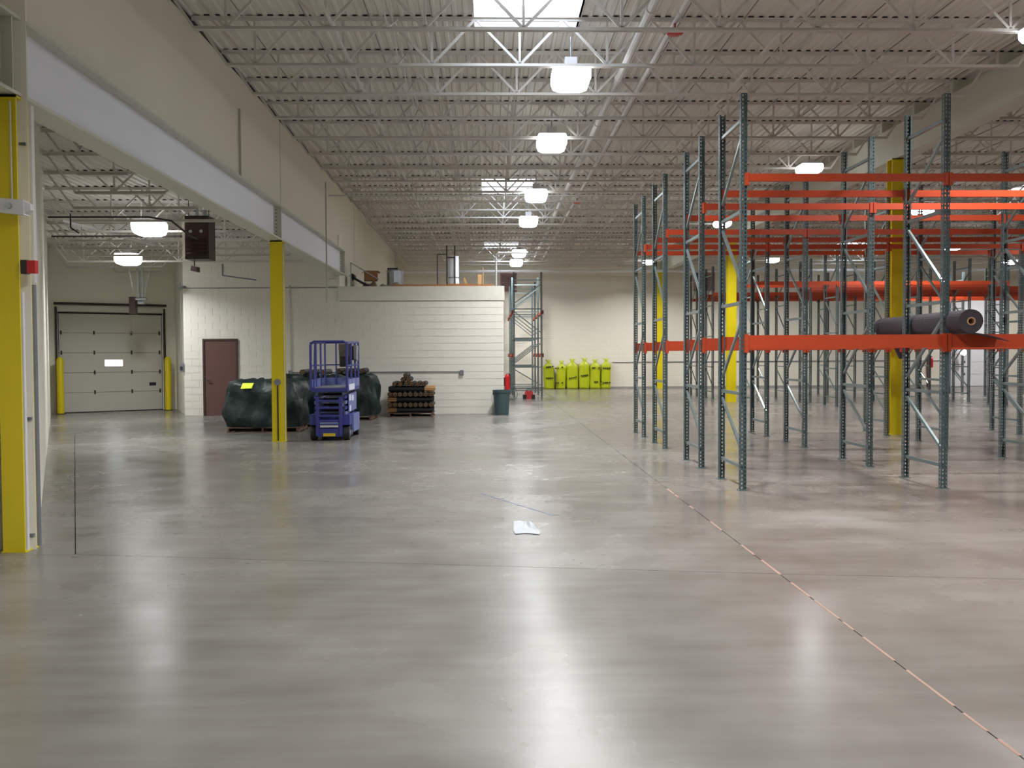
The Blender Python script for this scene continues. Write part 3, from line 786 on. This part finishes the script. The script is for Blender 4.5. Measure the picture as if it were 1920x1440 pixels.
# things on the office roof -----------------------------------------
ZR = 3.66
ld = thing('timber_edge', 'brown timber edge boards laid along the office roof parapet', 'board', (0, YO+.3, 3.52))
x = -2.75; k = 0
while x < .1:
    l = min(R.uniform(.7, 1.1), .1-x); MB().box(x, 0, 0, x+l-.01, .25, .20+R.uniform(0, .03)).build('board', M_wood2, ld); x += l; k += 1
ud = thing('white_duct', 'tall white duct between two dark posts on the office roof', 'duct', (-1.12, 30, 3.52))
MB().tube((0, 0, 0), (0, 0, 1.30), .17, 20).build('pipe', M_beamweb, ud, smooth=False); MB().tube((0, 0, .6), (0, 0, .64), .178, 20).build('band', M_steel, ud)
for x in (-.20, .05): MB().box(x-.02, -.21, 0, x+.02, -.17, 1.62).build('post', M_dsteel, ud)
MB().box(-.2, -.2, 1.22, .05, -.18, 1.26).build('cross_bar', M_dsteel, ud)
tag(MB().path([(-1.63, 30, 3.52), (-1.63, 30, 4.88), (-1.33, 30, 4.88)], .015, 6).build('bent_pipe', M_dsteel), 'thin dark bent pipe left of the white duct', 'pipe')
tag(MB().path([(.22, 29, 3.52), (.22, 29, 4.72), (.30, 29, 4.82), (1.2, 29, 4.82)], .025, 8).build('bent_pipe', M_pipe), 'pale bent pipe at the right end of the office roof', 'pipe')
br = thing('metal_drum', 'silver metal drum standing on the office roof', 'drum', (-2.98, 30, 3.52))
MB().lathe([(0, 0), (.26, 0), (.26, .3), (.275, .32), (.26, .34), (.26, .82), (.275, .84), (.26, .86), (0, .86)], n=20).build('shell', M_steel, br, smooth=False)
MB().box(-.22, -.1, .86, .1, .1, .93).build('lid_debris', M_dsteel, br)
cb = thing('cardboard_box', 'brown cardboard box on the pile at the left of the office roof', 'box', (-3.72, 29.9, 4.04), .2)
MB().box(-.2, -.18, 0, .2, .18, .31).build('carton', M_carton, cb)
for s in (-1, 1): MB().hexa([(s*.2, -.18, .30), (s*.28, -.18, .25), (s*.28, .18, .25), (s*.2, .18, .30), (s*.2, -.18, .31), (s*.28, -.18, .26), (s*.28, .18, .26), (s*.2, .18, .31)] if s > 0 else
    [(-.28, -.18, .25), (-.2, -.18, .30), (-.2, .18, .30), (-.28, .18, .25), (-.28, -.18, .26), (-.2, -.18, .31), (-.2, .18, .31), (-.28, .18, .26)]).build('flap', M_carton, cb)
def lump(name, lab, cat, loc, sx, sy, sz, material, seed, n=12):
    r = random.Random(seed); m = MB()
    ph = [r.uniform(0, 6) for _ in range(6)]
    for i in range(n+1):
        for j in range(n+1):
            u = i/n*2-1; v = j/n*2-1
            e = max(0, (1-abs(u)**4)*(1-abs(v)**4))
            z = sz*e**.5*(.75 + .25*math.sin(3*u+ph[0])*math.cos(4*v+ph[1]) + .12*math.sin(9*u+ph[2]+3*v))
            m.v.append((u*sx, v*sy, max(z, 0)))
    for i in range(n):
        for j in range(n):
            a = i*(n+1)+j; m.f.append((a, a+n+1, a+n+2, a+1))
    o = m.build(name, material, smooth=True); o.location = loc; tag(o, lab, cat); return o
lump('tarp_heap', 'grey brown heap of tarpaulin on the office roof below the drum', 'tarp', (-2.85, 28.8, 3.52), .55, .5, .40, mat('tarp', C(128, 120, 108), .7, 0, .3, 5), 3)
lump('tarp_heap', 'low brown heap under the cardboard box on the office roof', 'tarp', (-3.75, 29.9, 3.52), .35, .45, .50, mat('tarp2', C(112, 88, 70), .7, 0, .3, 5), 5)
ch = thing('chute', 'dark belt chute slanting down at the left end of the office roof', 'chute', (-4.15, 28.6, 3.52))
MB().bar((.05, 0, .52), (.80, 0, .10), .4, .07).build('belt', M_rub, ch); MB().tube((.05, -.2, .56), (.05, .2, .56), .07, 12).build('roller', M_dsteel, ch)
MB().bar((.02, -.22, .95), (.85, -.22, .45), .03, .03).build('rail', M_steel, ch); MB().box(0, -.2, 0, .05, .2, .5).build('leg', M_steel, ch)
MB().tube((.02, -.22, .0), (.02, -.22, .96), .02, 6).build('rail_post', M_steel, ch)
tc = thing('timber_offcuts', 'two upright timber offcuts on a white tub on the office roof', 'timber', (-.55, 30, 3.52))
MB().hexa([(-.18, 0, .3), (-.08, 0, .3), (-.08, .04, .3), (-.18, .04, .3), (-.26, 0, .62), (-.20, 0, .62), (-.20, .04, .62), (-.26, .04, .62)]).build('offcut', M_wood, tc)
MB().box(.20, 0, .1, .32, .04, .72).build('offcut', M_wood, tc); MB().box(-.14, -.1, .0, .16, .15, .38).build('tub', M_white, tc); MB().box(.36, 0, 0, .38, .02, .95).build('offcut', M_wood, tc)

# ================================================================== RACKS
DEP = 1.067; HP = 4.88
def post_mesh():
    m = MB(); w = .078; d = .072; t = .0025
    # channel: front face (-Y), two sides, small lips at the back (+Y)
    m.quad((-w/2, -d/2, 0), (w/2, -d/2, 0), (w/2, -d/2, HP), (-w/2, -d/2, HP))
    m.quad((-w/2, d/2, 0), (-w/2, -d/2, 0), (-w/2, -d/2, HP), (-w/2, d/2, HP))
    m.quad((w/2, -d/2, 0), (w/2, d/2, 0), (w/2, d/2, HP), (w/2, -d/2, HP))
    m.quad((-w/2+.018, d/2, 0), (-w/2, d/2, 0), (-w/2, d/2, HP), (-w/2+.018, d/2, HP))
    m.quad((w/2, d/2, 0), (w/2-.018, d/2, 0), (w/2-.018, d/2, HP), (w/2, d/2, HP))
    # central stiffening groove on the front
    m.box(-.006, -d/2-.001, 0, .006, -d/2+.006, HP)
    return m.mesh('upright', M_post)
POST = post_mesh()
FOOT = MB().box(-.06, -.055, 0, .06, .055, .01).mesh('foot_plate', M_brace)
HB = MB().box(-.02, -DEP/2+.03, -.02, .02, DEP/2-.03, .02).mesh('horizontal_brace', M_brace)
def diag(za, zb): return MB().bar((0, -DEP/2+.04, za), (0, DEP/2-.04, zb), .038, .03, (1, 0, 0)).mesh('diagonal_brace', M_brace)
DG = [diag(.50, 1.10), diag(2.12, 1.38), diag(2.56, 3.34), diag(4.40, 3.70)]
BEAMS = {}
def beam_mesh(L_, h):
    k = (round(L_, 3), h)
    if k not in BEAMS:
        BEAMS[k] = MB().box(-L_/2, -.022, -h, L_/2, .022, 0).box(-L_/2, .022, -h, L_/2, .034, -.02).mesh('beam', M_orange)
    return BEAMS[k]
CONN = {}
def conn_mesh(h):
    if h not in CONN: CONN[h] = MB().box(-.022, -.032, -h-.05, .022, .028, .012).mesh('connector', M_orange)
    return CONN[h]
def rack(label, xs, y0, levels, loc=None, rz=0, skip=()):
    """xs: frame positions, y0: front post line; levels: (top z, beam height)"""
    t = thing('pallet_rack', label, 'rack', loc or (0, y0, 0), rz, 'pallet racks')
    for x in xs:
        for yy, r in ((0, 0), (DEP, math.pi)):
            inst('upright', POST, t, (x, yy, .01), (0, 0, r)); inst('foot_plate', FOOT, t, (x, yy, 0))
        for z in (.29, 1.20, 2.33, 3.46, 4.58): inst('horizontal_brace', HB, t, (x, DEP/2, z))
        for d in DG: inst('diagonal_brace', d, t, (x, DEP/2, 0))
    for i, (a, b) in enumerate(zip(xs[:-1], xs[1:])):
        for z, h in levels:
            for yy, r in ((-.058, 0), (DEP+.058, math.pi)):
                if (i, z) in skip: continue
                L_ = b-a-.01
                o = inst('beam', beam_mesh(L_, h), t, ((a+b)/2, yy, z), (0, 0, r))
                for s in (-1, 1): inst('connector', conn_mesh(h), o, (s*(L_/2-.022), .0, 0))
    return t
LV = ((3.90, .09), (1.925, .165))
rack('nearest row of green and orange pallet racking, roll of felt lying on it', [3.14, 5.66, 8.25, 10.87], 11.60, LV)
rack('second row of pallet racking from the camera', [3.14, 5.66, 8.25, 10.9], 13.88, LV)
rack('third row of pallet racking, just in front of the yellow column', [3.14, 5.66, 8.22, 10.9], 16.77, LV)
rack('fourth row of pallet racking, beside the yellow column', [3.14, 5.66, 8.13, 10.9, 13.5], 19.09, LV)
LF = ((3.93, .11),)
rack('fifth row of racking, first one beyond the wide gap', [8.22, 10.9, 13.5, 16.3], 29.3, LF)
rack('sixth row of racking, in the far block with bright orange beams', [10.9, 13.5, 16.35, 18.95], 31.75, LF)
rack('seventh row of racking, second from the back wall', [8.22, 10.9, 13.5, 16.3, 18.95, 21.6], 34.5, LF)
rack('last row of racking before the back wall', [8.25, 11.0, 13.5, 16.3, 18.95, 22.1], 37.3, LF)
rack('pallet rack standing end-on behind the office corner', [0, 2.58, 5.16, 7.74], 0, ((3.40, .09), (1.72, .09)), loc=(2.03, 36.6, 0), rz=math.pi/2)

# roll of felt on the nearest rack
rt = thing('felt_roll', 'thick dark grey roll of felt on a cardboard core lying across the nearest rack', 'roll', (5.78, 11.18, 1.93+.145), 0)
rt.rotation_euler = (0, 0, -.05)
m = MB(); nseg = 28; L_ = 2.85; rr = .145
m.v = []
rings = [(0.0, .048), (0.0, rr), (L_*.33, rr*1.02), (L_*.66, rr*.99), (L_, rr), (L_, .048)]
for yv, r_ in rings:
    for i in range(nseg):
        a = 2*math.pi*i/nseg; rq = r_*(1+.015*math.sin(3*a)) if r_ > .1 else r_
        m.v.append((rq*math.cos(a), yv, rq*math.sin(a)))
for k in range(len(rings)-1):
    for i in range(nseg):
        j = (i+1) % nseg; m.f.append((k*nseg+i, k*nseg+j, (k+1)*nseg+j, (k+1)*nseg+i))
m.build('felt', M_roll, rt, smooth=False)
m = MB(); k0 = []
for yv, r_ in ((-.01, .036), (-.01, .05), (L_+.01, .05), (L_+.01, .036), (-.01, .036)):
    for i in range(nseg):
        a = 2*math.pi*i/nseg; m.v.append((r_*math.cos(a), yv, r_*math.sin(a)))
for k in range(4):
    for i in range(nseg):
        j = (i+1) % nseg; m.f.append((k*nseg+i, k*nseg+j, (k+1)*nseg+j, (k+1)*nseg+i))
m.build('core', M_core, rt, label='tan cardboard core')
# loose flap towards the right and a hanging corner under the beam
fp = MB(); n = 8
for (th) in (0, .006):
    for i in range(n+1):
        u = i/n
        for yv in (-.02, .5): fp.v.append((.02+u*.46, yv + .05*u, -.14 - .0*u - .05*u*u + th - (.06 if yv < 0 else 0)*u))
for i in range(n):
    a = 2*i; b = 2*(n+1)
    fp.f += [(a, a+2, a+3, a+1), (b+a, b+a+1, b+a+3, b+a+2), (a, b+a, b+a+2, a+2), (a+1, a+3, b+a+3, b+a+1)]
fp.build('loose_flap', M_roll, rt)
hp = MB().hexa([(-.30, 1.55, -.15), (.12, 1.55, -.15), (.12, 1.57, -.15), (-.30, 1.57, -.15), (-.30, 1.55, -.14), (.12, 1.55, -.14), (.12, 1.57, -.14), (-.30, 1.57, -.14)])
hp = MB().hexa([(-.12, 1.9, -.46), (-.08, 1.9, -.46), (-.08, 1.93, -.46), (-.12, 1.93, -.46), (-.30, 1.85, -.12), (.14, 1.85, -.12), (.14, 1.88, -.12), (-.30, 1.88, -.12)])
hp.build('hanging_corner', M_roll, rt)

# ================================================================== FLOOR THINGS
# scissor lift
sl = thing('scissor_lift', 'small blue scissor lift parked beside the yellow column', 'lift', (-3.20, 18.86, 0), 0)
def P_(m, name, mm=M_blue, **kw): return m.build(name, mm, sl, **kw)
for x in (-.33, .33):
    for y in (.16, 1.42):
        wl = MB().tube((x-.055, y, .15), (x+.055, y, .15), .15, 18).build('wheel', M_rub, sl)
        MB().tube((x-.06, y, .15), (x+.06, y, .15), .06, 12).build('hub', M_blue2, wl)
P_(MB().box(-.26, .05, .12, .26, 1.62, .30).box(-.40, .30, .22, .40, 1.28, .50).box(-.40, 0.02, .31, -.22, .32, .52).box(.22, 0.02, .31, .40, .32, .52), 'chassis')
P_(MB().box(.40, .42, .14, .425, 1.26, .50), 'battery_door', M_blue2)
P_(MB().box(-.425, .42, .14, -.40, 1.26, .50), 'battery_door', M_blue2)
P_(MB().box(-.25, -.04, .28, .25, .0, .42).box(-.25, -.03, .08, .25, .05, .24), 'front_bumper')
P_(MB().box(-.18, -.05, .27, .18, -.035, .36), 'serial_plate', M_flange)
P_(MB().box(-.12, -.045, .09, .12, -.03, .15), 'warning_sticker', mat('sticker_yellow', C(206, 176, 30), .5))
P_(MB().box(-.26, -.06, .10, -.20, -.02, .88).box(.20, -.06, .10, .26, -.02, .88), 'ladder_rail')
for z in (.33, .50, .66, .80): P_(MB().box(-.20, -.055, z-.02, .20, -.025, z+.02), 'rung')
for k in range(4):                       # folded scissor arms
    z = .53 + k*.11
    for x in (-.30, .30):
        P_(MB().bar((x, .08, z), (x, 1.55, z+.07), .03, .06), 'scissor_arm', M_blue if k % 2 else M_blue2)
        P_(MB().bar((x*.86, .08, z+.07), (x*.86, 1.55, z), .03, .06), 'scissor_arm', M_blue2 if k % 2 else M_blue)
    P_(MB().tube((-.30, .82, z+.035), (.30, .82, z+.035), .025, 8), 'pivot_pin', M_dsteel)
P_(MB().box(.335, .30, .56, .345, 1.40, .92), 'side_cover', M_blue2)
P_(MB().box(.346, .36, .78, .35, .58, .90).box(.346, .70, .76, .35, .96, .88).box(.346, .40, .56, .35, .58, .68), 'decal', M_decal)
P_(MB().box(-.37, .0, .98, .37, 1.66, 1.05), 'platform_deck')
P_(MB().box(-.33, .0, 1.05, .33, 1.64, 1.065), 'tread_plate', M_grey)
P_(MB().box(.36, 0, 1.05, .375, 1.66, 1.22).box(-.375, 0, 1.05, -.36, 1.66, 1.22).box(-.36, 1.645, 1.05, .36, 1.66, 1.22), 'toe_board', M_blue2)
P_(MB().box(.376, .15, 1.0, .38, .9, 1.12), 'decal', M_decal)
rl = MB()
def rail(a, b, r=.02): P_(MB().tube(a, b, r, 8), 'guard_rail')
ZT = 1.98
for x in (-.36, .36):
    rail((x, .0, 1.0), (x, .0, ZT-.06), .026); rail((x, .0, ZT-.06), (x*.84, .02, ZT)); rail((x, .56, 1.05), (x, .56, ZT)); rail((x, 1.12, 1.05), (x, 1.12, ZT)); rail((x, 1.64, 1.05), (x, 1.64, ZT))
    rail((x, .0, ZT-.03), (x, 1.64, ZT)); rail((x, 0, 1.50), (x, 1.64, 1.50), .015)
rail((-.30, .0, ZT), (.30, .0, ZT)); rail((-.36, 1.64, ZT), (.36, 1.64, ZT)); rail((-.36, 1.64, 1.50), (.36, 1.64, 1.50), .015)
rail((-.27, .0, ZT), (-.30, .0, 1.06), .016)
for x in (-.12, .12): rail((x, 1.64, 1.05), (x, 1.64, ZT), .016)
cbx = P_(MB().box(.22, 1.05, 1.60, .42, 1.25, 1.90), 'control_box', M_dsteel)
tb = MB().hexa([(.06, .98, 1.46), (.28, .98, 1.46), (.28, 1.06, 1.46), (.06, 1.06, 1.46), (.04, .98, 1.94), (.30, .98, 1.94), (.30, 1.06, 1.94), (.04, 1.06, 1.94)])
tb = tb.build('document_pouch', mat('pouch', C(86, 76, 70), .8, 0, .4, 8), sl, label='brown and black pouch hung on the rail')
MB().box(.07, .975, 1.46, .27, .98, 1.68).build('flap', M_rub, tb)
P_(MB().hexa([(.37, .9, 1.62), (.42, .9, 1.62), (.42, 1.12, 1.58), (.37, 1.12, 1.58), (.37, .85, 1.92), (.43, .85, 1.92), (.43, 1.15, 1.90), (.37, 1.15, 1.90)]), 'coiled_cover', M_grey)

# green wrapped bales
def pallet(loc, w, d, label, rz=0, parent=None):
    t = parent or thing('pallet', label, 'pallet', loc, rz)
    for k in range(3):
        x = -w/2 + .05 + k*(w-.1)/2; MB().box(x-.02, -d/2, .02, x+.02, d/2, .10).build('stringer', M_pal, t)
    nb = 6
    for k in range(nb):
        y = -d/2 + .05 + k*(d-.1)/(nb-1)
        MB().box(-w/2, y-.045, .10, w/2, y+.045, .118).build('deck_board', M_pal, t)
        if k in (0, 3, 5): MB().box(-w/2, y-.045, .0, w/2, y+.045, .02).build('bottom_board', M_pal, t)
    return t
def bale(label, loc, w, d, h, seed, rz=0, z0=.12, top_drop=.08):
    r = random.Random(seed)
    t = thing('wrapped_bale', label, 'bale', loc, rz)
    m = MB(); n = 18; rows = 12
    ph = [r.uniform(0, 6.28) for _ in range(8)]
    per = []
    tot = 4*n
    for k in range(tot):
        s = k/n; side = int(s); u = s-side
        q = [(-1+2*u, -1), (1, -1+2*u), (1-2*u, 1), (-1, 1-2*u)][side]
        per.append(q)
    def disp(a, z): return .035*math.sin(7*a+ph[0]+2*z) + .025*math.sin(13*a+ph[1]-5*z) + .03*math.sin(9*z+ph[2]+3*a) + .015*math.sin(29*a+ph[3]+11*z)
    for j in range(rows+1):
        v = j/rows
        for (qx, qy) in per:
            a = math.atan2(qy, qx)
            rad = (abs(qx)**6+abs(qy)**6)**(1/6)
            fx, fy = qx/rad, qy/rad
            sc = 1 - .10*max(0, v-.8)/.2 - .07*max(0, .15-v)/.15
            z = z0 + (h-z0)*v*(1 - (top_drop*.5*(1+math.sin(2*a+ph[4])) if v > .9 else 0)*.6)
            dd = disp(a, z)
            m.v.append((fx*(w/2*sc+dd), fy*(d/2*sc+dd), z))
    N = tot
    for j in range(rows):
        for i in range(N):
            k = (i+1) % N; m.f.append((j*N+i, j*N+k, (j+1)*N+k, (j+1)*N+i))
    # top: shrinking rings
    base = rows*N
    prev = list(range(base, base+N))
    for q in (.75, .5, .25):
        k0 = len(m.v)
        for i in range(N):
            x, y, z = m.v[base+i]
            a = math.atan2(y, x)
            m.v.append((x*q, y*q, h + .03 + .035*math.sin(5*a+ph[5]+q*9) + .03*math.sin(11*a+ph[6])*q))
        cur = list(range(k0, k0+N))
        for i in range(N):
            k = (i+1) % N; m.f.append((prev[i], prev[k], cur[k], cur[i]))
        prev = cur
    m.f.append(tuple(prev))
    m.build('wrap', M_green, t, smooth=True)
    return t
b1 = bale('dark green wrapped bale with neon card, in front of the brown door', (-5.02, 21.45, 0), 1.72, 1.15, 1.12, 1)
pallet(None, 1.62, 1.1, '', parent=b1)
MB().hexa([(-.43, -.70, .985), (-.20, -.70, .99), (-.20, -.66, .98), (-.43, -.66, .975), (-.41, -.60, 1.10), (-.17, -.60, 1.105), (-.17, -.56, 1.095), (-.41, -.56, 1.09)]).build('card', M_card, b1, label='neon yellow card')
b2 = bale('dark green wrapped bale right behind the yellow column', (-4.05, 22.95, 0), 1.3, 1.2, 1.17, 2, .05); pallet(None, 1.2, 1.1, '', parent=b2)
b3 = bale('green wrapped bale behind the blue lift, nearer the wall', (-3.62, 25.15, 0), 1.25, 1.1, 1.16, 5, -.06); pallet(None, 1.15, 1.0, '', parent=b3)
b4 = bale('green wrapped bale farther back between column and office wall', (-5.15, 25.3, 0), 1.3, 1.1, 1.15, 8, .04); pallet(None, 1.2, 1.0, '', parent=b4)

# rolls of black fabric round wooden stakes
def roll_proto(L_, r, label, bare=.0):
    t = thing('staked_roll', label, 'roll', (0, 0, 0))
    m = MB().tube((0, 0, 0), (0, L_, 0), r, 14, cap=False)
    # scrolled ends
    for yv in (.012, L_-.012): m.tube((0, yv-.002, 0), (0, yv+.002, 0), r*.97, 14)
    m.build('fabric', M_black, t)
    st = MB().box(-.004, -.02-bare, -.010, .004, .05, .010).mesh('stake', M_wood)
    rr_ = random.Random(3)
    spots = [(0, 0)] + [(r*.50*math.cos(a), r*.50*math.sin(a)) for a in [k*math.pi/3 for k in range(6)]] + ([(r*.85*math.cos(a+.5), r*.85*math.sin(a+.5)) for a in [k*math.pi/3 for k in range(6)]] if r > .06 else [])
    for i, (x, z) in enumerate(spots):
        inst('stake', st, t, (x, rr_.uniform(-.01, .02), z), (0, rr_.uniform(-.3, .9), 0))
    return t
def roll_at(proto, first, loc, rz, label, group, ry=0, sc=1):
    o = proto if first else copy_tree(proto)
    o.location = loc; o.rotation_euler = (0, 0, rz); o['label'] = label; o['group'] = group
    return o
sp = thing('pallet', 'wooden pallet under the stack of black staked rolls', 'pallet', (-2.17, 26.3, 0))
pallet(None, 1.25, .95, '', parent=sp)
G1 = 'staked rolls on the pallet by the office wall'
rp = roll_proto(.92, .066, 'x'); first = True
rside = roll_proto(.98, .072, 'x', bare=.24); fs = True
z = .118
layers = [('side', 'bottom'), ('end', 'second'), ('side', 'third'), ('end', 'fourth'), ('side', 'fifth')]
for li, (kd, nm) in enumerate(layers):
    if kd == 'side':
        zc = z + .105
        for k, (dy, dz) in enumerate(((-.37, -.03), (-.20, -.03), (.0, -.03), (.20, -.03), (.37, -.03))):
            flip = li == 4
            x = -2.17 + (-.38 if not flip else .38)
            lab = 'black staked roll lying crosswise in the %s layer of the stack, %s from the front' % (nm, ORD[k])
            roll_at(rside, fs, (x, 26.3+dy, zc+dz), -math.pi/2 if not flip else math.pi/2, lab, G1); fs = False
            z_next = zc + .045
        z = z_next
    else:
        n = 9
        for k in range(n):
            x = -2.17 - .56 + k*.141 + R.uniform(-.006, .006)
            lab = 'black staked roll lying end-on in the %s layer of the stack, %s from the left' % (nm, ORD[k])
            roll_at(rp, first, (x, 25.80+R.uniform(-.02, .02), z+.068), 0, lab, G1); first = False
        z += .137
for k, (x, dz, lab) in enumerate(((-2.60, 0, 'leftmost'), (-2.44, 0, 'second from the left'), (-2.28, 0, 'third from the left'), (-2.12, 0, 'fourth from the left'), (-1.96, 0, 'second from the right'), (-1.80, 0, 'rightmost'))):
    roll_at(rp, False, (x, 25.82, z+.068), 0, 'black staked roll end-on in the top layer of the stack, ' + lab, G1)
roll_at(rp, False, (-2.37, 25.84, z+.19), 0, 'black staked roll on the very top of the stack, left one', G1)
roll_at(rp, False, (-2.22, 25.84, z+.19), 0, 'black staked roll on the very top of the stack, right one', G1)
roll_at(rp, False, (-2.30, 25.86, z+.30), 0, 'black staked roll crowning the stack by the office wall', G1)
# rolls showing on the far bales
for k, (x, yy, lab) in enumerate(((-4.45, 22.5, 'left'), (-4.2, 22.6, 'middle'), (-3.95, 22.5, 'right'))):
    roll_at(rp, False, (x, yy, 1.17+.135), 0, 'black staked roll end on top of the bale behind the column, ' + lab, 'staked rolls on the bales')
for k, (x, yy, lab) in enumerate(((-3.95, 24.7, 'leftmost'), (-3.75, 24.75, 'second from left'), (-3.55, 24.7, 'second from right'), (-3.33, 24.75, 'rightmost'))):
    roll_at(rp, False, (x, yy, 1.16+.135), 0, 'black staked roll end on top of the bale behind the lift, ' + lab, 'staked rolls on the bales')

# trash can
tcn = thing('trash_can', 'grey green plastic trash can at the office corner', 'bin', (.34, 26.62, 0))
MB().lathe([(0, 0), (.20, 0), (.205, .03), (.235, .62), (.25, .63), (.255, .70), (.24, .70), (.235, .66), (.20, .05), (0, .05)], n=28).build('body', M_can, tcn, smooth=False)
for s in (-1, 1): MB().box(s*.235-.02, -.05, .56, s*.235+.02+(.0), .05, .62).build('handle', M_can, tcn)
# fire extinguisher
fe = thing('fire_extinguisher', 'red fire extinguisher hung at the office corner above the trash can', 'extinguisher', (.52, 27.35, .68))
MB().lathe([(0, 0), (.07, 0), (.075, .02), (.075, .38), (.05, .44), (.02, .46), (0, .46)], n=16).build('cylinder', M_red, fe, smooth=False)
MB().tube((0, 0, .45), (0, 0, .50), .02, 8).box(-.02, -.08, .50, .02, .04, .52).build('valve', M_white, fe)
MB().path([(0, .0, .48), (.07, -.03, .44), (.09, -.03, .25), (.085, -.03, .12)], .012, 6).build('hose', M_rub, fe)
MB().box(-.12, -.02, .1, -.07, .02, .35).build('bracket', M_dsteel, fe)
# small red machine behind
vc = thing('tool_bag', 'small red and black tool bag on the floor by the end-on rack', 'bag', (1.50, 35.9, 0))
MB().hexa([(-.22, -.12, 0), (.22, -.12, 0), (.22, .12, 0), (-.22, .12, 0), (-.13, -.08, .30), (.13, -.08, .30), (.13, .08, .30), (-.13, .08, .30)]).build('body', M_red, vc)
MB().box(-.23, -.13, 0, -.10, .13, .16).box(.10, -.13, 0, .23, .13, .16).build('side_pocket', M_rub, vc)
MB().path([(-.1, 0, .29), (-.06, 0, .38), (.06, 0, .38), (.1, 0, .29)], .012, 6).build('handle', M_rub, vc)
tag(MB().path([(.85, 35.8, .55), (.97, 35.7, .45), (1.05, 35.6, .25), (1.03, 35.5, .05), (.9, 35.4, .02), (.7, 35.3, .02)], .014, 6).build('hose', mat('hose_green', C(90, 110, 96), .5)), 'grey green hose curling down at the foot of the end-on rack', 'hose')

# yellow bags against the back wall
BG = 'yellow bags standing against the back wall'
def bag(i, x, w, h, lean, seed, marks):
    r = random.Random(seed)
    names = ['leftmost', 'second from the left', 'third from the left', 'third from the right', 'second from the right', 'rightmost']
    t = thing('yellow_bag', 'tall yellow green plastic bag against the back wall, ' + names[i], 'bag', (x, 45.72, 0), 0, BG)
    m = MB(); nz = 14; n = 16; ph = [r.uniform(0, 6) for _ in range(5)]
    for j in range(nz+1):
        v = j/nz; z = v*h
        neck = 1 if v < .80 else max(.22, 1-(v-.80)/.10*.85)
        if v > .93: neck = .22 + (v-.93)/.07*.40
        for k in range(n):
            a = 2*math.pi*k/n; c_, s_ = math.cos(a), math.sin(a)
            q = (abs(c_)**3.2+abs(s_)**3.2)**(-1/3.2)
            d = 1 + .05*math.sin(3*a+ph[0]+5*v) + .04*math.sin(7*a+ph[1]-9*v)
            m.v.append((c_*q*w/2*neck*d + lean*v*.08, s_*q*.14*max(neck, .4)*d, z))
    for j in range(nz):
        for k in range(n):
            l = (k+1) % n; m.f.append((j*n+k, j*n+l, (j+1)*n+l, (j+1)*n+k))
    m.f.append(tuple(n-1-k for k in range(n))); m.f.append(tuple(nz*n+k for k in range(n)))
    m.build('sack', M_bag, t, smooth=True)
    for (mx, mz, tilt) in marks:
        for q in range(4):
            if q == 2 and r.random() < .5: continue
            x_ = mx - .17 + q*.10; zz = mz + tilt*q*.02
            MB().box(x_, -.178, zz, x_+.06+r.uniform(0, .03), -.150, zz+.055).build('print', M_ink, t)
bag(0, 2.90, .50, 1.42, -.5, 1, [(0, .52, 0), (.0, 1.05, .5)])
bag(1, 3.46, .46, 1.38, .6, 2, [(-.1, .28, 0), (-.1, .98, 1)])
bag(2, 4.03, .54, 1.46, 0, 3, [(0, .50, 1)])
bag(3, 4.60, .50, 1.50, .4, 4, [(0, .62, .6)])
bag(4, 5.15, .50, 1.44, -.3, 5, [(0, 1.00, 0), (.1, .32, 0)])
bag(5, 5.66, .46, 1.48, .2, 6, [(0, .98, 0), (0, .28, 0)])

# far dock light and bollards near the far door
fdl = thing('dock_light', 'round glowing dock light low on the back wall beyond the racks', 'light', (23.15, 45.5, 1.68))
MB().lathe([(0, 0), (.15, 0), (.15, .02), (0, .02)], n=20).build('lens', M_docklens, fdl).rotation_euler = (math.pi/2, 0, 0)
MB().lathe([(.16, -.02), (.165, .03), (.08, .14), (0, .15)], n=20).build('shade', M_grey, fdl).rotation_euler = (-math.pi/2, 0, 0)
MB().path([(0, .14, 0), (0, .3, .1), (-.9, .45, .1)], .02, 6).build('arm', M_grey, fdl)
t = thing('bollard', 'dark red brown bollard in front of the back wall beyond the racks', 'bollard', (21.3, 45.2, 0))
MB().lathe([(.09, 0), (.09, 1.52), (.05, 1.60), (0, 1.61)], n=14).build('post', mat('redbrown', C(104, 62, 60), .5), t)
t = thing('fire_extinguisher', 'small red extinguisher on the back wall beside the brown bollard', 'extinguisher', (21.75, 45.85, .95))
MB().lathe([(0, 0), (.08, 0), (.08, .42), (.03, .52), (0, .52)], n=14).build('cylinder', M_red, t); MB().box(-.03, -.03, .5, .03, .03, .56).build('valve', M_rub, t)
